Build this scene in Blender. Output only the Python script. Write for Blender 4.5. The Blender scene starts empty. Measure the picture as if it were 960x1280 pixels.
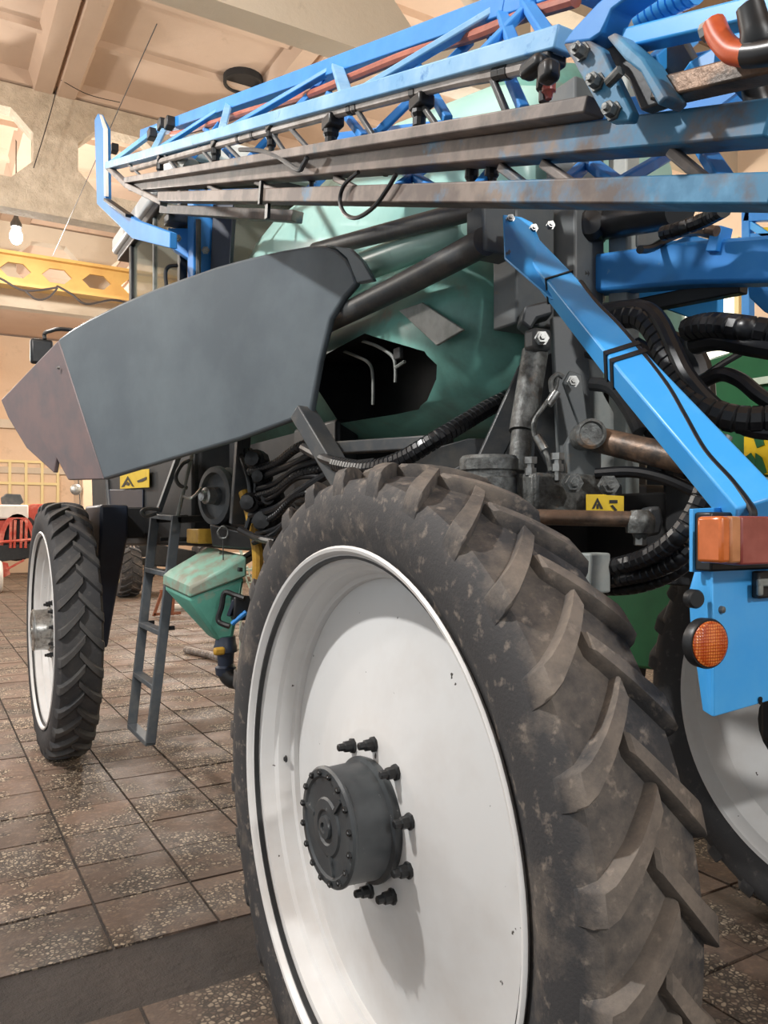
import bpy, bmesh, math, random
from mathutils import Vector, Matrix, noise as mnoise
random.seed(7)
scene = bpy.context.scene
COL = scene.collection

# ---------------------------------------------------------------- camera
YAW = math.radians(30.1); S_, C_ = math.sin(YAW), math.cos(YAW)
CAMZ = 1.71; FPX = 1000.0; HORZ = 655.0
cam_data = bpy.data.cameras.new('camera'); cam = bpy.data.objects.new('camera', cam_data); COL.objects.link(cam)
cam.location = (0, 0, CAMZ); cam.rotation_euler = (math.pi/2, 0, -YAW)
cam_data.sensor_fit = 'VERTICAL'; cam_data.sensor_height = 36; cam_data.sensor_width = 27
cam_data.lens = 36*FPX/1280; cam_data.shift_y = (HORZ-640)/1280
cam_data.clip_start = .02; cam_data.clip_end = 200
scene.camera = cam

# ---------------------------------------------------------------- world, lights, exposure
w = bpy.data.worlds.new('world'); scene.world = w; w.use_nodes = True
bgn = w.node_tree.nodes['Background']; bgn.inputs[0].default_value = (.92, .97, 1.0, 1); bgn.inputs[1].default_value = .54
def light(name, kind, loc, power, color=(1,1,1), size=1.0, target=None, **kw):
    l = bpy.data.lights.new(name, kind); l.energy = power; l.color = color
    if kind == 'AREA':
        l.size = size
        if 'size_y' in kw: l.shape = 'RECTANGLE'; l.size_y = kw['size_y']
    elif kind in ('POINT', 'SPOT'):
        l.shadow_soft_size = size
        if kind == 'SPOT': l.spot_size = kw.get('spot', 2.0); l.spot_blend = kw.get('blend', .6)
    o = bpy.data.objects.new(name, l); COL.objects.link(o); o.location = loc
    if target is not None:
        o.rotation_euler = (Vector(target)-Vector(loc)).to_track_quat('-Z', 'Y').to_euler()
    return o
# high-bay lamps of the hall, the last one an added fill
LAMPS = [  # x, y, z, power, radius
    (-2.2, 3.0, 6.0, 800, .1),
    (-2.5, 10.5, 6.3, 420, .2),
    (1.40, 14.8, 6.62, 420, .2),
    (-1.6, 21.5, 6.1, 800, .2),
    (6.0, 22.0, 6.1, 800, .2),
    (6.2, 8.5, 6.3, 260, .2),
    (.2, -5.5, 5.6, 750, .25),  # added fill lamp behind the camera, brightens rear-facing surfaces
]
for i, (x, y, z, p, r) in enumerate(LAMPS):
    light('lamp_light', 'POINT', (x, y, z-.32), p, (1, .99, .97) if y < 4 else (1, .95, .88), r)
scene.view_settings.view_transform = 'Standard'; scene.view_settings.look = 'None'
scene.view_settings.gamma = 1; scene.view_settings.use_curve_mapping = False
scene.view_settings.exposure = 0.36

# ---------------------------------------------------------------- from the camera survey to places in the hall
def PD(px, py, d):
    u = (px-480)/FPX; v = (HORZ-py)/FPX
    return Vector((d*(S_+C_*u), d*(C_-S_*u), CAMZ+v*d))
def PX(px, py, X): return PD(px, py, X/(S_+C_*(px-480)/FPX))
def PY(px, py, Y): return PD(px, py, Y/(C_-S_*(px-480)/FPX))
def PZ(px, py, Z): return PD(px, py, (Z-CAMZ)*FPX/(HORZ-py))

# ---------------------------------------------------------------- materials
def sr(r, g, b):
    f = lambda c: (c/255/12.92) if c/255 <= .04045 else ((c/255+.055)/1.055)**2.4
    return (f(r), f(g), f(b), 1)
class NT:
    def __init__(s, name):
        s.m = bpy.data.materials.new(name); s.m.use_nodes = True
        s.t = s.m.node_tree; s.n = s.t.nodes; s.b = s.n['Principled BSDF']
    def node(s, t, **kw):
        n = s.n.new(t)
        for k, v in kw.items():
            if k in ('ins',):
                for a, b in v.items(): n.inputs[a].default_value = b
            else: setattr(n, k, v)
        return n
    def link(s, a, b): s.t.links.new(a, b)
    def coords(s):
        g = s.node('ShaderNodeNewGeometry'); return g.outputs['Position']
    def noise(s, scale, detail=4, rough=.6, vec=None, dist=0):
        n = s.node('ShaderNodeTexNoise', ins={'Scale': scale, 'Detail': detail, 'Roughness': rough, 'Distortion': dist})
        s.link(vec if vec is not None else s.coords(), n.inputs['Vector']); return n.outputs['Fac']
    def ramp(s, fac, a, b):
        n = s.node('ShaderNodeMapRange', clamp=True, ins={'From Min': a, 'From Max': b}); s.link(fac, n.inputs['Value']); return n.outputs['Result']
    def mix(s, fac, a, b):
        n = s.node('ShaderNodeMix', data_type='RGBA')
        for inp, v in ((n.inputs[0], fac), (n.inputs[6], a), (n.inputs[7], b)):
            if isinstance(v, (tuple, list)): inp.default_value = v
            elif isinstance(v, (int, float)): inp.default_value = v
            else: s.link(v, inp)
        return n.outputs[2]
    def bump(s, fac, strength=.3, dist=.01):
        n = s.node('ShaderNodeBump', ins={'Strength': strength, 'Distance': dist}); s.link(fac, n.inputs['Height']); s.link(n.outputs[0], s.b.inputs['Normal'])
MATS = {}
def paint(name, c1, c2=None, lo=.5, hi=.65, scale=6, rough=.45, metal=0, bump=0, bscale=60, c3=None, s3=40, lo3=.62, hi3=.7, spec=None):
    """plain paint c1, worn / dirty patches c2, small chips c3"""
    t = NT(name); b = t.b; b.inputs['Roughness'].default_value = rough; b.inputs['Metallic'].default_value = metal
    if spec is not None: b.inputs['Specular IOR Level'].default_value = spec
    col = c1
    if c2: col = t.mix(t.ramp(t.noise(scale, 6, .65), lo, hi), c1, c2)
    if c3: col = t.mix(t.ramp(t.noise(s3, 4, .6), lo3, hi3), col, c3)
    if isinstance(col, tuple): b.inputs['Base Color'].default_value = col
    else: t.link(col, b.inputs['Base Color'])
    if bump: t.bump(t.noise(bscale, 5, .6), bump, .004)
    MATS[name] = t.m; return t.m
paint('blue', sr(42,132,212), sr(66,148,218), .4, .7, 3, .5, c3=sr(120,170,215), s3=30, lo3=.7, hi3=.78)
paint('blue_light', sr(64,164,238), sr(88,178,242), .4, .7, 4, .34)
paint('blue_pale', sr(112,170,216), sr(150,194,226), .4, .65, 5, .42, c3=sr(70,132,194), s3=22, lo3=.6, hi3=.7)
paint('blue_dirty', sr(62,112,142), sr(104,92,84), .46, .6, 4, .5, c3=sr(96,158,196), s3=9, lo3=.6, hi3=.7)
paint('chord_dirty', sr(104,96,92), sr(146,134,126), .42, .6, 6, .5, c3=sr(58,92,112), s3=7, lo3=.6, hi3=.72)
paint('dark_steel', sr(64,67,70), sr(88,86,82), .45, .68, 9, .45, bump=.15)
paint('mast_grey', sr(90,96,99), sr(110,112,110), .4, .7, 4, .5, c3=sr(118,104,90), s3=12, lo3=.66, hi3=.76)
paint('rough_iron', sr(112,114,112), sr(76,76,74), .42, .6, 30, .45, metal=.3, bump=.6, bscale=90, c3=sr(132,104,80), s3=9, lo3=.62, hi3=.74)
paint('rust_rod', sr(122,98,80), sr(70,62,56), .42, .6, 14, .42, metal=.4, bump=.3, bscale=70)
paint('bright_metal', sr(175,175,172), sr(125,122,118), .45, .65, 25, .3, metal=.8)
paint('black_plastic', sr(26,27,29), sr(40,41,42), .45, .7, 12, .4)
paint('black_hose', sr(22,23,26), sr(40,40,42), .5, .7, 10, .33)
paint('chassis_dark', sr(28,30,33), sr(44,44,44), .45, .7, 6, .55)
paint('navy_dark', sr(34,42,58), sr(44,52,66), .45, .7, 3, .4)
paint('fairing_grey', sr(82,90,96), sr(96,105,110), .4, .7, 2.2, .36, c3=sr(84,92,98), s3=3, lo3=.6, hi3=.9, bump=.04, bscale=30)
paint('fairing_brown', sr(124,104,102), sr(104,96,98), .4, .65, 4, .45, bump=.05, bscale=30)
paint('hub_grey', sr(56,59,62), sr(72,76,78), .4, .7, 7, .42, c3=sr(120,120,120), s3=55, lo3=.68, hi3=.74, bump=.1)
paint('tank_turquoise_lit', sr(184,224,214), sr(160,208,198), .4, .7, 1.7, .32, c3=sr(120,170,160), s3=3.2, lo3=.62, hi3=.76)  # lit copy of the tank colour, brightness and haze baked in
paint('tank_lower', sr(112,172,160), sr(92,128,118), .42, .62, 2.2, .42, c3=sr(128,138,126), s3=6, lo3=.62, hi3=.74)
paint('hopper_green', sr(92,160,142), sr(76,140,124), .4, .7, 5, .42, c3=sr(134,146,130), s3=11, lo3=.6, hi3=.72)
paint('hopper_lid', sr(122,168,150), sr(134,136,120), .42, .58, 9, .5)
paint('ladder_grey', sr(76,82,88), sr(96,98,98), .45, .7, 12, .5)
paint('yellow_plate', sr(232,196,30), sr(214,176,36), .5, .7, 12, .45)
paint('print_black', sr(22,20,18), rough=.5)
paint('yellow_hose', sr(196,152,52), sr(170,126,44), .45, .65, 10, .5)
paint('terracotta_hose', sr(178,102,80), sr(156,86,68), .45, .65, 10, .45)
paint('orange_hose', sr(206,92,44), sr(186,74,40), .45, .65, 18, .4)
paint('pipe_grey', sr(186,178,172), sr(140,130,122), .42, .62, 9, .35)
paint('white_paint', sr(226,222,214), sr(208,202,192), .5, .75, 3, .4)
paint('roof_white', sr(220,222,220), rough=.35)
paint('crane_yellow', sr(206,166,96), sr(194,150,84), .45, .7, 1.5, .55)
paint('red_paint', sr(186,72,56), sr(214,146,128), .45, .68, 4, .45)
paint('green_machine', sr(26,92,56), sr(34,104,64), .4, .7, 2, .4)
paint('cream_frame', sr(226,206,150), rough=.6)
paint('wood_brown', sr(140,84,58), sr(116,70,50), .4, .7, 10, .6)
paint('pale_rack', sr(206,222,206), sr(180,200,184), .4, .7, 5, .5)
paint('cable_black', sr(48,42,40), rough=.6)
paint('white_rope', sr(222,204,190), rough=.7)
paint('plate_grey', sr(140,142,138), sr(112,116,110), .42, .62, 14, .5)
paint('light_block', sr(150,158,156), sr(176,178,172), .42, .65, 9, .55)

def grimy_boom():
    t = NT('blue_dirty'); b = t.b; b.inputs['Roughness'].default_value = .5
    pos = t.coords(); sp = t.node('ShaderNodeSeparateXYZ'); t.link(pos, sp.inputs[0])
    far = t.ramp(sp.outputs[1], .75, 1.7)                     # spray grime thickens towards the boom end
    ad = t.node('ShaderNodeMath', operation='MULTIPLY_ADD'); t.link(far, ad.inputs[0]); ad.inputs[1].default_value = .3; t.link(t.noise(5, 6, .65), ad.inputs[2])
    blue = t.mix(t.ramp(t.noise(9, 5, .6), .5, .68), sr(58,122,160), sr(96,158,196))
    grime = t.mix(t.ramp(t.noise(7, 5, .6), .42, .62), sr(92,80,75), sr(134,120,110))
    t.link(t.mix(t.ramp(ad.outputs[0], .52, .66), blue, grime), b.inputs['Base Color']); MATS['blue_dirty'] = t.m
grimy_boom()
def rim_mat():
    t = NT('rim_white'); b = t.b; b.inputs['Roughness'].default_value = .38
    col = t.mix(t.ramp(t.noise(2.5, 5, .6), .42, .7), sr(224,224,223), sr(210,206,202))
    col = t.mix(t.ramp(t.noise(26, 3, .5), .74, .755), col, sr(60,54,48))
    t.link(col, b.inputs['Base Color']); MATS['rim_white'] = t.m
rim_mat()
def tyre_mat(name, base, dust, lo, hi):
    t = NT(name); b = t.b; b.inputs['Roughness'].default_value = .72
    tc = t.node('ShaderNodeTexCoord').outputs['Object']
    n1 = t.noise(4.5, 8, .7, tc); n2 = t.noise(28, 5, .6, tc)
    sx = t.node('ShaderNodeSeparateXYZ'); t.link(tc, sx.inputs[0])
    cx = t.node('ShaderNodeCombineXYZ'); t.link(sx.outputs[1], cx.inputs[1]); t.link(sx.outputs[2], cx.inputs[2])
    ln = t.node('ShaderNodeVectorMath', operation='LENGTH'); t.link(cx.outputs[0], ln.inputs[0])
    def mth(op, a, b):
        q = t.node('ShaderNodeMath', operation=op)
        for i, v in enumerate((a, b)):
            if isinstance(v, (int, float)): q.inputs[i].default_value = v
            else: t.link(v, q.inputs[i])
        return q.outputs[0]
    tread = t.ramp(ln.outputs['Value'], .86, .935)          # road dust sits on the tread, little on the sidewall
    fac = t.ramp(mth('ADD', n1, mth('MULTIPLY', mth('SUBTRACT', tread, .5), .22)), lo, hi)
    col = t.mix(fac, base, dust)
    col = t.mix(t.ramp(n2, .58, .8), col, tuple(min(1, q*1.5) for q in dust[:3])+(1,))
    t.link(col, b.inputs['Base Color']); t.bump(t.noise(120, 5, .6, tc), .35, .003); MATS[name] = t.m
tyre_mat('tyre_dusty', sr(58,57,58), sr(128,117,106), .43, .72)
tyre_mat('tyre_black', sr(58,58,60), sr(78,76,74), .45, .72)
def glass_mat():
    t = NT('cab_glass'); b = t.b
    b.inputs['Base Color'].default_value = sr(176,180,168); b.inputs['Roughness'].default_value = .05
    b.inputs['Transmission Weight'].default_value = .75; b.inputs['IOR'].default_value = 1.1
    MATS['cab_glass'] = t.m
glass_mat()
def lens_mat(name, c, scale=0):
    t = NT(name); b = t.b; b.inputs['Roughness'].default_value = .22; b.inputs['Base Color'].default_value = c
    b.inputs['Coat Weight'].default_value = .5
    if scale:
        v = t.node('ShaderNodeTexVoronoi', ins={'Scale': scale, 'Randomness': .12}); t.link(t.coords(), v.inputs['Vector'])
        col = t.mix(t.ramp(v.outputs['Distance'], .1, .6), sr(250,150,70), sr(176,66,14)); t.link(col, b.inputs['Base Color'])
        t.bump(v.outputs['Distance'], .6, .003)
    else:
        t.link(t.mix(t.ramp(t.noise(14, 4, .6), .4, .7), c, tuple(min(1, q*1.35+.02) for q in c[:3])+(1,)), b.inputs['Base Color'])
    MATS[name] = t.m
lens_mat('lens_amber', sr(188,96,38)); lens_mat('lens_clear_amber', sr(176,116,74)); lens_mat('lens_red', sr(138,66,60)); lens_mat('reflector_amber', sr(214,96,30), 190)
def emit_mat(name, c, s):
    t = NT(name); t.b.inputs['Base Color'].default_value = c; t.b.inputs['Emission Color'].default_value = c; t.b.inputs['Emission Strength'].default_value = s; MATS[name] = t.m
emit_mat('lamp_glow', (1, .97, .92, 1), 14)
emit_mat('window_day', sr(238,240,222), 1.0)
def concrete(name, c1, c2, scale, bump, bscale):
    t = NT(name); b = t.b; b.inputs['Roughness'].default_value = .85
    col = t.mix(t.ramp(t.noise(scale, 7, .65), .35, .7), c1, c2)
    col = t.mix(t.ramp(t.noise(scale*5, 5, .65), .62, .8), col, tuple(q*.78 for q in c2[:3])+(1,))
    t.link(col, b.inputs['Base Color']); t.bump(t.noise(bscale, 6, .65), bump, .05); MATS[name] = t.m
concrete('slab', sr(206,180,158), sr(192,164,142), .35, .1, 8)
concrete('beam_rough', sr(222,206,184), sr(188,172,150), 4.0, 1.0, 11)
concrete('beam_smooth', sr(206,192,172), sr(198,182,160), .5, .15, 10)
concrete('wall_plaster', sr(222,196,168), sr(212,182,152), .3, .15, 6)
concrete('grout', sr(68,61,57), sr(48,44,42), 2.4, .7, 22)
def tile_mat(name):
    t = NT(name); b = t.b
    pos = t.coords(); info = t.node('ShaderNodeObjectInfo').outputs['Random']
    v = t.node('ShaderNodeTexVoronoi', ins={'Scale': 52.0, 'Randomness': 1.0}); t.link(pos, v.inputs['Vector'])
    v2 = t.node('ShaderNodeTexVoronoi', feature='DISTANCE_TO_EDGE', ins={'Scale': 52.0, 'Randomness': 1.0}); t.link(pos, v2.inputs['Vector'])
    bw = t.node('ShaderNodeSeparateColor'); t.link(v.outputs['Color'], bw.inputs[0])
    peb = t.mix(t.ramp(bw.outputs[0], .3, .75), sr(122,104,89), sr(236,218,192))
    peb = t.mix(t.ramp(v2.outputs['Distance'], .06, .24), sr(70,60,53), peb)
    worn = t.ramp(t.noise(2.6, 6, .65), .45, .53)
    base = t.mix(t.noise(1.1, 5, .6), sr(102,86,77), sr(146,123,108))
    base = t.mix(t.ramp(t.noise(30, 4, .6), .5, .75), base, sr(164,138,118))
    tint = t.mix(info, sr(180,178,175), sr(255,250,245))
    col = t.mix(worn, base, peb)
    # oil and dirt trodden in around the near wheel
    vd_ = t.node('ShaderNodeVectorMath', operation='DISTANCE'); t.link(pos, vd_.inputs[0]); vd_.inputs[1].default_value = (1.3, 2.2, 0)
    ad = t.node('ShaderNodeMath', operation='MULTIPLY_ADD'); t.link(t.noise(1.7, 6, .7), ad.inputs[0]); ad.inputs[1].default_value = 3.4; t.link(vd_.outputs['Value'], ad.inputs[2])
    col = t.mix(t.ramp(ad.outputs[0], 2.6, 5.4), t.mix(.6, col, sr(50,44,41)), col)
    m = t.node('ShaderNodeMix', data_type='RGBA', blend_type='MULTIPLY'); m.inputs[0].default_value = .8
    t.link(col, m.inputs[6]); t.link(tint, m.inputs[7]); t.link(m.outputs[2], b.inputs['Base Color'])
    r = t.mix(t.ramp(t.noise(1.4, 4, .6), .4, .65), (.5,)*3+(1,), (.85,)*3+(1,)); t.link(r, b.inputs['Roughness'])
    t.bump(v2.outputs['Distance'], .35, .006); MATS[name] = t.m
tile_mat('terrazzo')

# ---------------------------------------------------------------- mesh helpers
def frame_of(d, up=None):
    d = d.normalized(); up = Vector(up) if up is not None else Vector((0, 0, 1))
    if abs(d.dot(up.normalized())) > .98: up = Vector((0, 1, 0))
    a = up.cross(d).normalized(); return a, d.cross(a).normalized()
class MB:
    def __init__(s): s.v = []; s.f = []
    def add(s, vs, fs):
        o = len(s.v); s.v += [Vector(p) for p in vs]; s.f += [[i+o for i in f] for f in fs]; return s
    def box(s, c, size, rot=None):
        c = Vector(c); h = Vector(size)/2; vs = []
        for x in (-1, 1):
            for y in (-1, 1):
                for z in (-1, 1):
                    p = Vector((x*h.x, y*h.y, z*h.z)); vs.append(c+(rot @ p if rot else p))
        return s.add(vs, [(0,1,3,2),(4,6,7,5),(0,4,5,1),(2,3,7,6),(0,2,6,4),(1,5,7,3)])
    def bar(s, p, q, wd, ht, up=None):
        p, q = Vector(p), Vector(q); a, b = frame_of(q-p, up); vs = []
        for e in (p, q):
            for i, j in ((-1,-1),(1,-1),(1,1),(-1,1)): vs.append(e+a*(i*wd/2)+b*(j*ht/2))
        return s.add(vs, [(3,2,1,0),(4,5,6,7),(0,1,5,4),(1,2,6,5),(2,3,7,6),(3,0,4,7)])
    def angle(s, p, q, wd, ht, t=.006, up=None):
        """L-profile"""
        p, q = Vector(p), Vector(q); a, b = frame_of(q-p, up)
        prof = [(0,0),(wd,0),(wd,t),(t,t),(t,ht),(0,ht)]; vs = []
        for e in (p, q): vs += [e+a*(x-wd/2)+b*(y-ht/2) for x, y in prof]
        n = 6
        return s.add(vs, [list(range(n))[::-1], list(range(n, 2*n))]+[(i,(i+1)%n,(i+1)%n+n,i+n) for i in range(n)])
    def cyl(s, p, q, r, n=16, r2=None, up=None):
        p, q = Vector(p), Vector(q); a, b = frame_of(q-p, up); r2 = r if r2 is None else r2; vs = []
        for e, rr in ((p, r), (q, r2)):
            for i in range(n):
                t = 2*math.pi*i/n; vs.append(e+a*(math.cos(t)*rr)+b*(math.sin(t)*rr))
        return s.add(vs, [list(range(n))[::-1], list(range(n, 2*n))]+[(i,(i+1)%n,(i+1)%n+n,i+n) for i in range(n)])
    def lathe(s, c, axis, prof, n=24, closed=False, up=None):
        """prof: (along axis, radius)"""
        c = Vector(c); ax = Vector(axis).normalized(); a, b = frame_of(ax, up); vs = []; fs = []
        for h, r in prof:
            for i in range(n):
                t = 2*math.pi*i/n; vs.append(c+ax*h+a*(math.cos(t)*r)+b*(math.sin(t)*r))
        m = len(prof)
        for k in range(m if closed else m-1):
            k2 = (k+1) % m
            for i in range(n): fs.append((k*n+i, k*n+(i+1)%n, k2*n+(i+1)%n, k2*n+i))
        if not closed:
            if prof[0][1] > 1e-6: fs.append(list(range(n))[::-1])
            if prof[-1][1] > 1e-6: fs.append(list(range((m-1)*n, m*n)))
        return s.add(vs, fs)
    def prism(s, pts, vec):
        pts = [Vector(p) for p in pts]; vec = Vector(vec); n = len(pts)
        return s.add(pts+[p+vec for p in pts], [list(range(n))[::-1], list(range(n, 2*n))]+[(i,(i+1)%n,(i+1)%n+n,i+n) for i in range(n)])
    def tube(s, pts, r, n=10, ribs=0, sub=6, amp=.12):
        P = [Vector(p) for p in pts]
        if len(P) > 2:
            Q = []
            for i in range(len(P)-1):
                p0 = P[max(i-1,0)]; p1 = P[i]; p2 = P[i+1]; p3 = P[min(i+2,len(P)-1)]
                for k in range(sub):
                    t = k/sub; t2 = t*t; t3 = t2*t
                    Q.append(.5*((2*p1)+(p2-p0)*t+(2*p0-5*p1+4*p2-p3)*t2+(3*p1-p0-3*p2+p3)*t3))
            Q.append(P[-1]); P = Q
        rad = [r]*len(P)
        if ribs:
            L = [0]
            for i in range(len(P)-1): L.append(L[-1]+(P[i+1]-P[i]).length)
            N = max(4, int(L[-1]/ribs)); Q = []; rad = []
            j = 0
            for k in range(N):
                for off, rr in ((0,1-amp),(.12,1),(.85,1.0),(.97,1-amp)):
                    d = L[-1]*(k+off)/N
                    while j < len(L)-2 and L[j+1] < d: j += 1
                    f = (d-L[j])/max(1e-9, L[j+1]-L[j]); Q.append(P[j].lerp(P[j+1], f)); rad.append(r*rr)
            Q.append(P[-1]); rad.append(r); P = Q
        vs = []; fs = []; a = None
        for i, p in enumerate(P):
            d = (P[min(i+1,len(P)-1)]-P[max(i-1,0)]).normalized()
            if a is None: a, b = frame_of(d)
            else:
                a = (a-d*a.dot(d)).normalized(); b = d.cross(a)
            for k in range(n):
                t = 2*math.pi*k/n; vs.append(p+a*(math.cos(t)*rad[i])+b*(math.sin(t)*rad[i]))
        for i in range(len(P)-1):
            for k in range(n): fs.append((i*n+k, i*n+(k+1)%n, (i+1)*n+(k+1)%n, (i+1)*n+k))
        fs.append(list(range(n))[::-1]); fs.append(list(range((len(P)-1)*n, len(P)*n)))
        return s.add(vs, fs)
    def loft(s, secs):
        n = len(secs[0]); vs = [p for q in secs for p in q]; fs = []
        for k in range(len(secs)-1):
            for i in range(n): fs.append((k*n+i, k*n+(i+1)%n, (k+1)*n+(i+1)%n, (k+1)*n+i))
        fs.append(list(range(n))[::-1]); fs.append(list(range((len(secs)-1)*n, len(secs)*n)))
        return s.add(vs, fs)
    def mesh(s, name, origin=None, smooth=35, bevel=0):
        if origin is None:
            lo = Vector([min(p[i] for p in s.v) for i in range(3)]); hi = Vector([max(p[i] for p in s.v) for i in range(3)]); origin = (lo+hi)/2
        me = bpy.data.meshes.new(name); me.from_pydata([p-origin for p in s.v], [], s.f)
        bm = bmesh.new(); bm.from_mesh(me); bmesh.ops.recalc_face_normals(bm, faces=bm.faces); bm.to_mesh(me); bm.free()
        if smooth:
            for p in me.polygons: p.use_smooth = True
            me.set_sharp_from_angle(angle=math.radians(smooth))
        return me, origin
WLOC = {}
def place(name, me, loc, mat, parent=None):
    o = bpy.data.objects.new(name, me); COL.objects.link(o)
    if mat and not me.materials: me.materials.append(MATS[mat])
    loc = Vector(loc); WLOC[o.name] = loc
    if parent is not None: o.parent = parent; o.location = loc-WLOC[parent.name]
    else: o.location = loc
    return o
def part(name, mb, mat, parent=None, bevel=0, smooth=35, seg=2):
    me, c = mb.mesh(name, smooth=smooth); o = place(name, me, c, mat, parent)
    if bevel:
        md = o.modifiers.new('bevel', 'BEVEL'); md.width = bevel; md.segments = seg; md.limit_method = 'ANGLE'; md.angle_limit = math.radians(40)
    return o
def tag(o, label=None, cat=None, group=None, kind=None):
    if label: o['label'] = label
    if cat: o['category'] = cat
    if group: o['group'] = group
    if kind: o['kind'] = kind
    return o
def thing(name, loc, label, cat, group=None):
    o = bpy.data.objects.new(name, None); COL.objects.link(o); o.location = loc; o.empty_display_size = .2
    WLOC[o.name] = Vector(loc); return tag(o, label, cat, group)
def plate_px(pts, X, th, name, mat, parent, bevel=.004):
    """flat plate in a plane of constant X, thickness th to the right"""
    return part(name, MB().prism([PX(a, b, X) for a, b in pts], (th, 0, 0)), mat, parent, bevel)
def plate_d(pts, vec, name, mat, parent, bevel=.004):
    return part(name, MB().prism([PD(*p) for p in pts], vec), mat, parent, bevel)
def hexbolt(p, axis, r, h, name, mat, parent):
    a = Vector(axis).normalized(); p = Vector(p)
    m = MB().lathe(p, a, [(0, r*1.35), (h*.2, r*1.35), (h*.2, r), (h*.75, r), (h*.75, r*.55), (h, r*.5)], 6)
    return part(name, m, mat, parent, 0, 20)
# ================================================================ the hall
T = .44; GX, GY = .675, 3.775
floor = part('floor', MB().box((5, 12, -.06), (26, 52, .1)), 'grout', smooth=0); tag(floor, 'brown terrazzo tile floor of the workshop hall', kind='structure')
tile_m = MB().box((0, 0, 0), (T-.014, T-.014, .024))
tile_me, _ = tile_m.mesh('floor_tile', Vector((0, 0, 0)), 0)
cand = []; rest = MB()
for i in range(-8, 26):
    for j in range(-7, 60):
        x, y = GX+T*(i+.5), GY+T*(j+.5)
        if 2.85 < y < GY-T and x < 1.6: continue          # the stripped, oily strip by the wheel
        lat = x*C_-y*S_; d = x*S_+y*C_
        if d < .6: continue
        u = 480+FPX*lat/d; v = HORZ+FPX*CAMZ/d
        inview = (-40 < u < 350 or 700 < u < 1000) and v < 1330
        cand.append((0 if inview else 1, d, x, y))
cand.sort()
for n, (k, d, x, y) in enumerate(cand):
    dz = random.uniform(-.004, .003)
    if n < 290 and k == 0:
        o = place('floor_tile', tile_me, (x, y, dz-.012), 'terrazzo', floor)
        o.rotation_euler = (random.uniform(-.006, .006), random.uniform(-.006, .006), random.uniform(-.004, .004))
    else:
        rest.box((x, y, dz-.012), (T-.014, T-.014, .024))
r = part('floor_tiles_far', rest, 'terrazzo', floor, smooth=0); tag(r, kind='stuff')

# roof: ribbed concrete slabs between lattice beams
ZS = 8.0
YB = [1.3, 7.25, 12.9, 18.7, 24.5]
XJ = [-7.27, -4.27, -1.27, 1.73, 4.73, 7.73, 10.73]
ceiling = part('ceiling', MB().box((2.5, 12, ZS+.42), (24, 52, .1)), 'slab', smooth=0); tag(ceiling, 'ribbed beige concrete slab roof of the hall', kind='structure')
def slab_mesh(L):
    m = MB(); W = 2.98
    m.box((0, 0, .32), (W, L, .08))
    return m
def tap(m, p, q, w0, w1, h):  # tapered rib hanging below z=.28
    p, q = Vector(p), Vector(q); d = (q-p).normalized(); a = Vector((d.y, -d.x, 0)); vs = []
    for e in (p, q):
        vs += [e+a*w0/2+Vector((0,0,.285)), e-a*w0/2+Vector((0,0,.285)), e-a*w1/2+Vector((0,0,.285-h)), e+a*w1/2+Vector((0,0,.285-h))]
    m.add(vs, [(3,2,1,0),(4,5,6,7),(0,1,5,4),(1,2,6,5),(2,3,7,6),(3,0,4,7)])
cache = {}
for bi in range(len(YB)-1):
    y0, y1 = YB[bi], YB[bi+1]; L = y1-y0
    for xi in range(len(XJ)-1):
        key = round(L, 2)
        if key not in cache:
            m = slab_mesh(L)
            for sx in (-1, 1): tap(m, (sx*1.34, -L/2+.02, 0), (sx*1.34, L/2-.02, 0), .44, .24, .2)
            n = 5
            for k in range(n):
                yy = -L/2+.15+(L-.3)*k/(n-1)
                tap(m, (-1.3, yy, 0), (1.3, yy, 0), .3 if k in (0, n-1) else .18, .1, .16 if k in (0, n-1) else .08)
            cache[key], _ = m.mesh('roof_slab', Vector((0, 0, 0)), 0)
        place('roof_slab', cache[key], ((XJ[xi]+XJ[xi+1])/2, (y0+y1)/2, ZS-.0), 'slab', ceiling)

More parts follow.
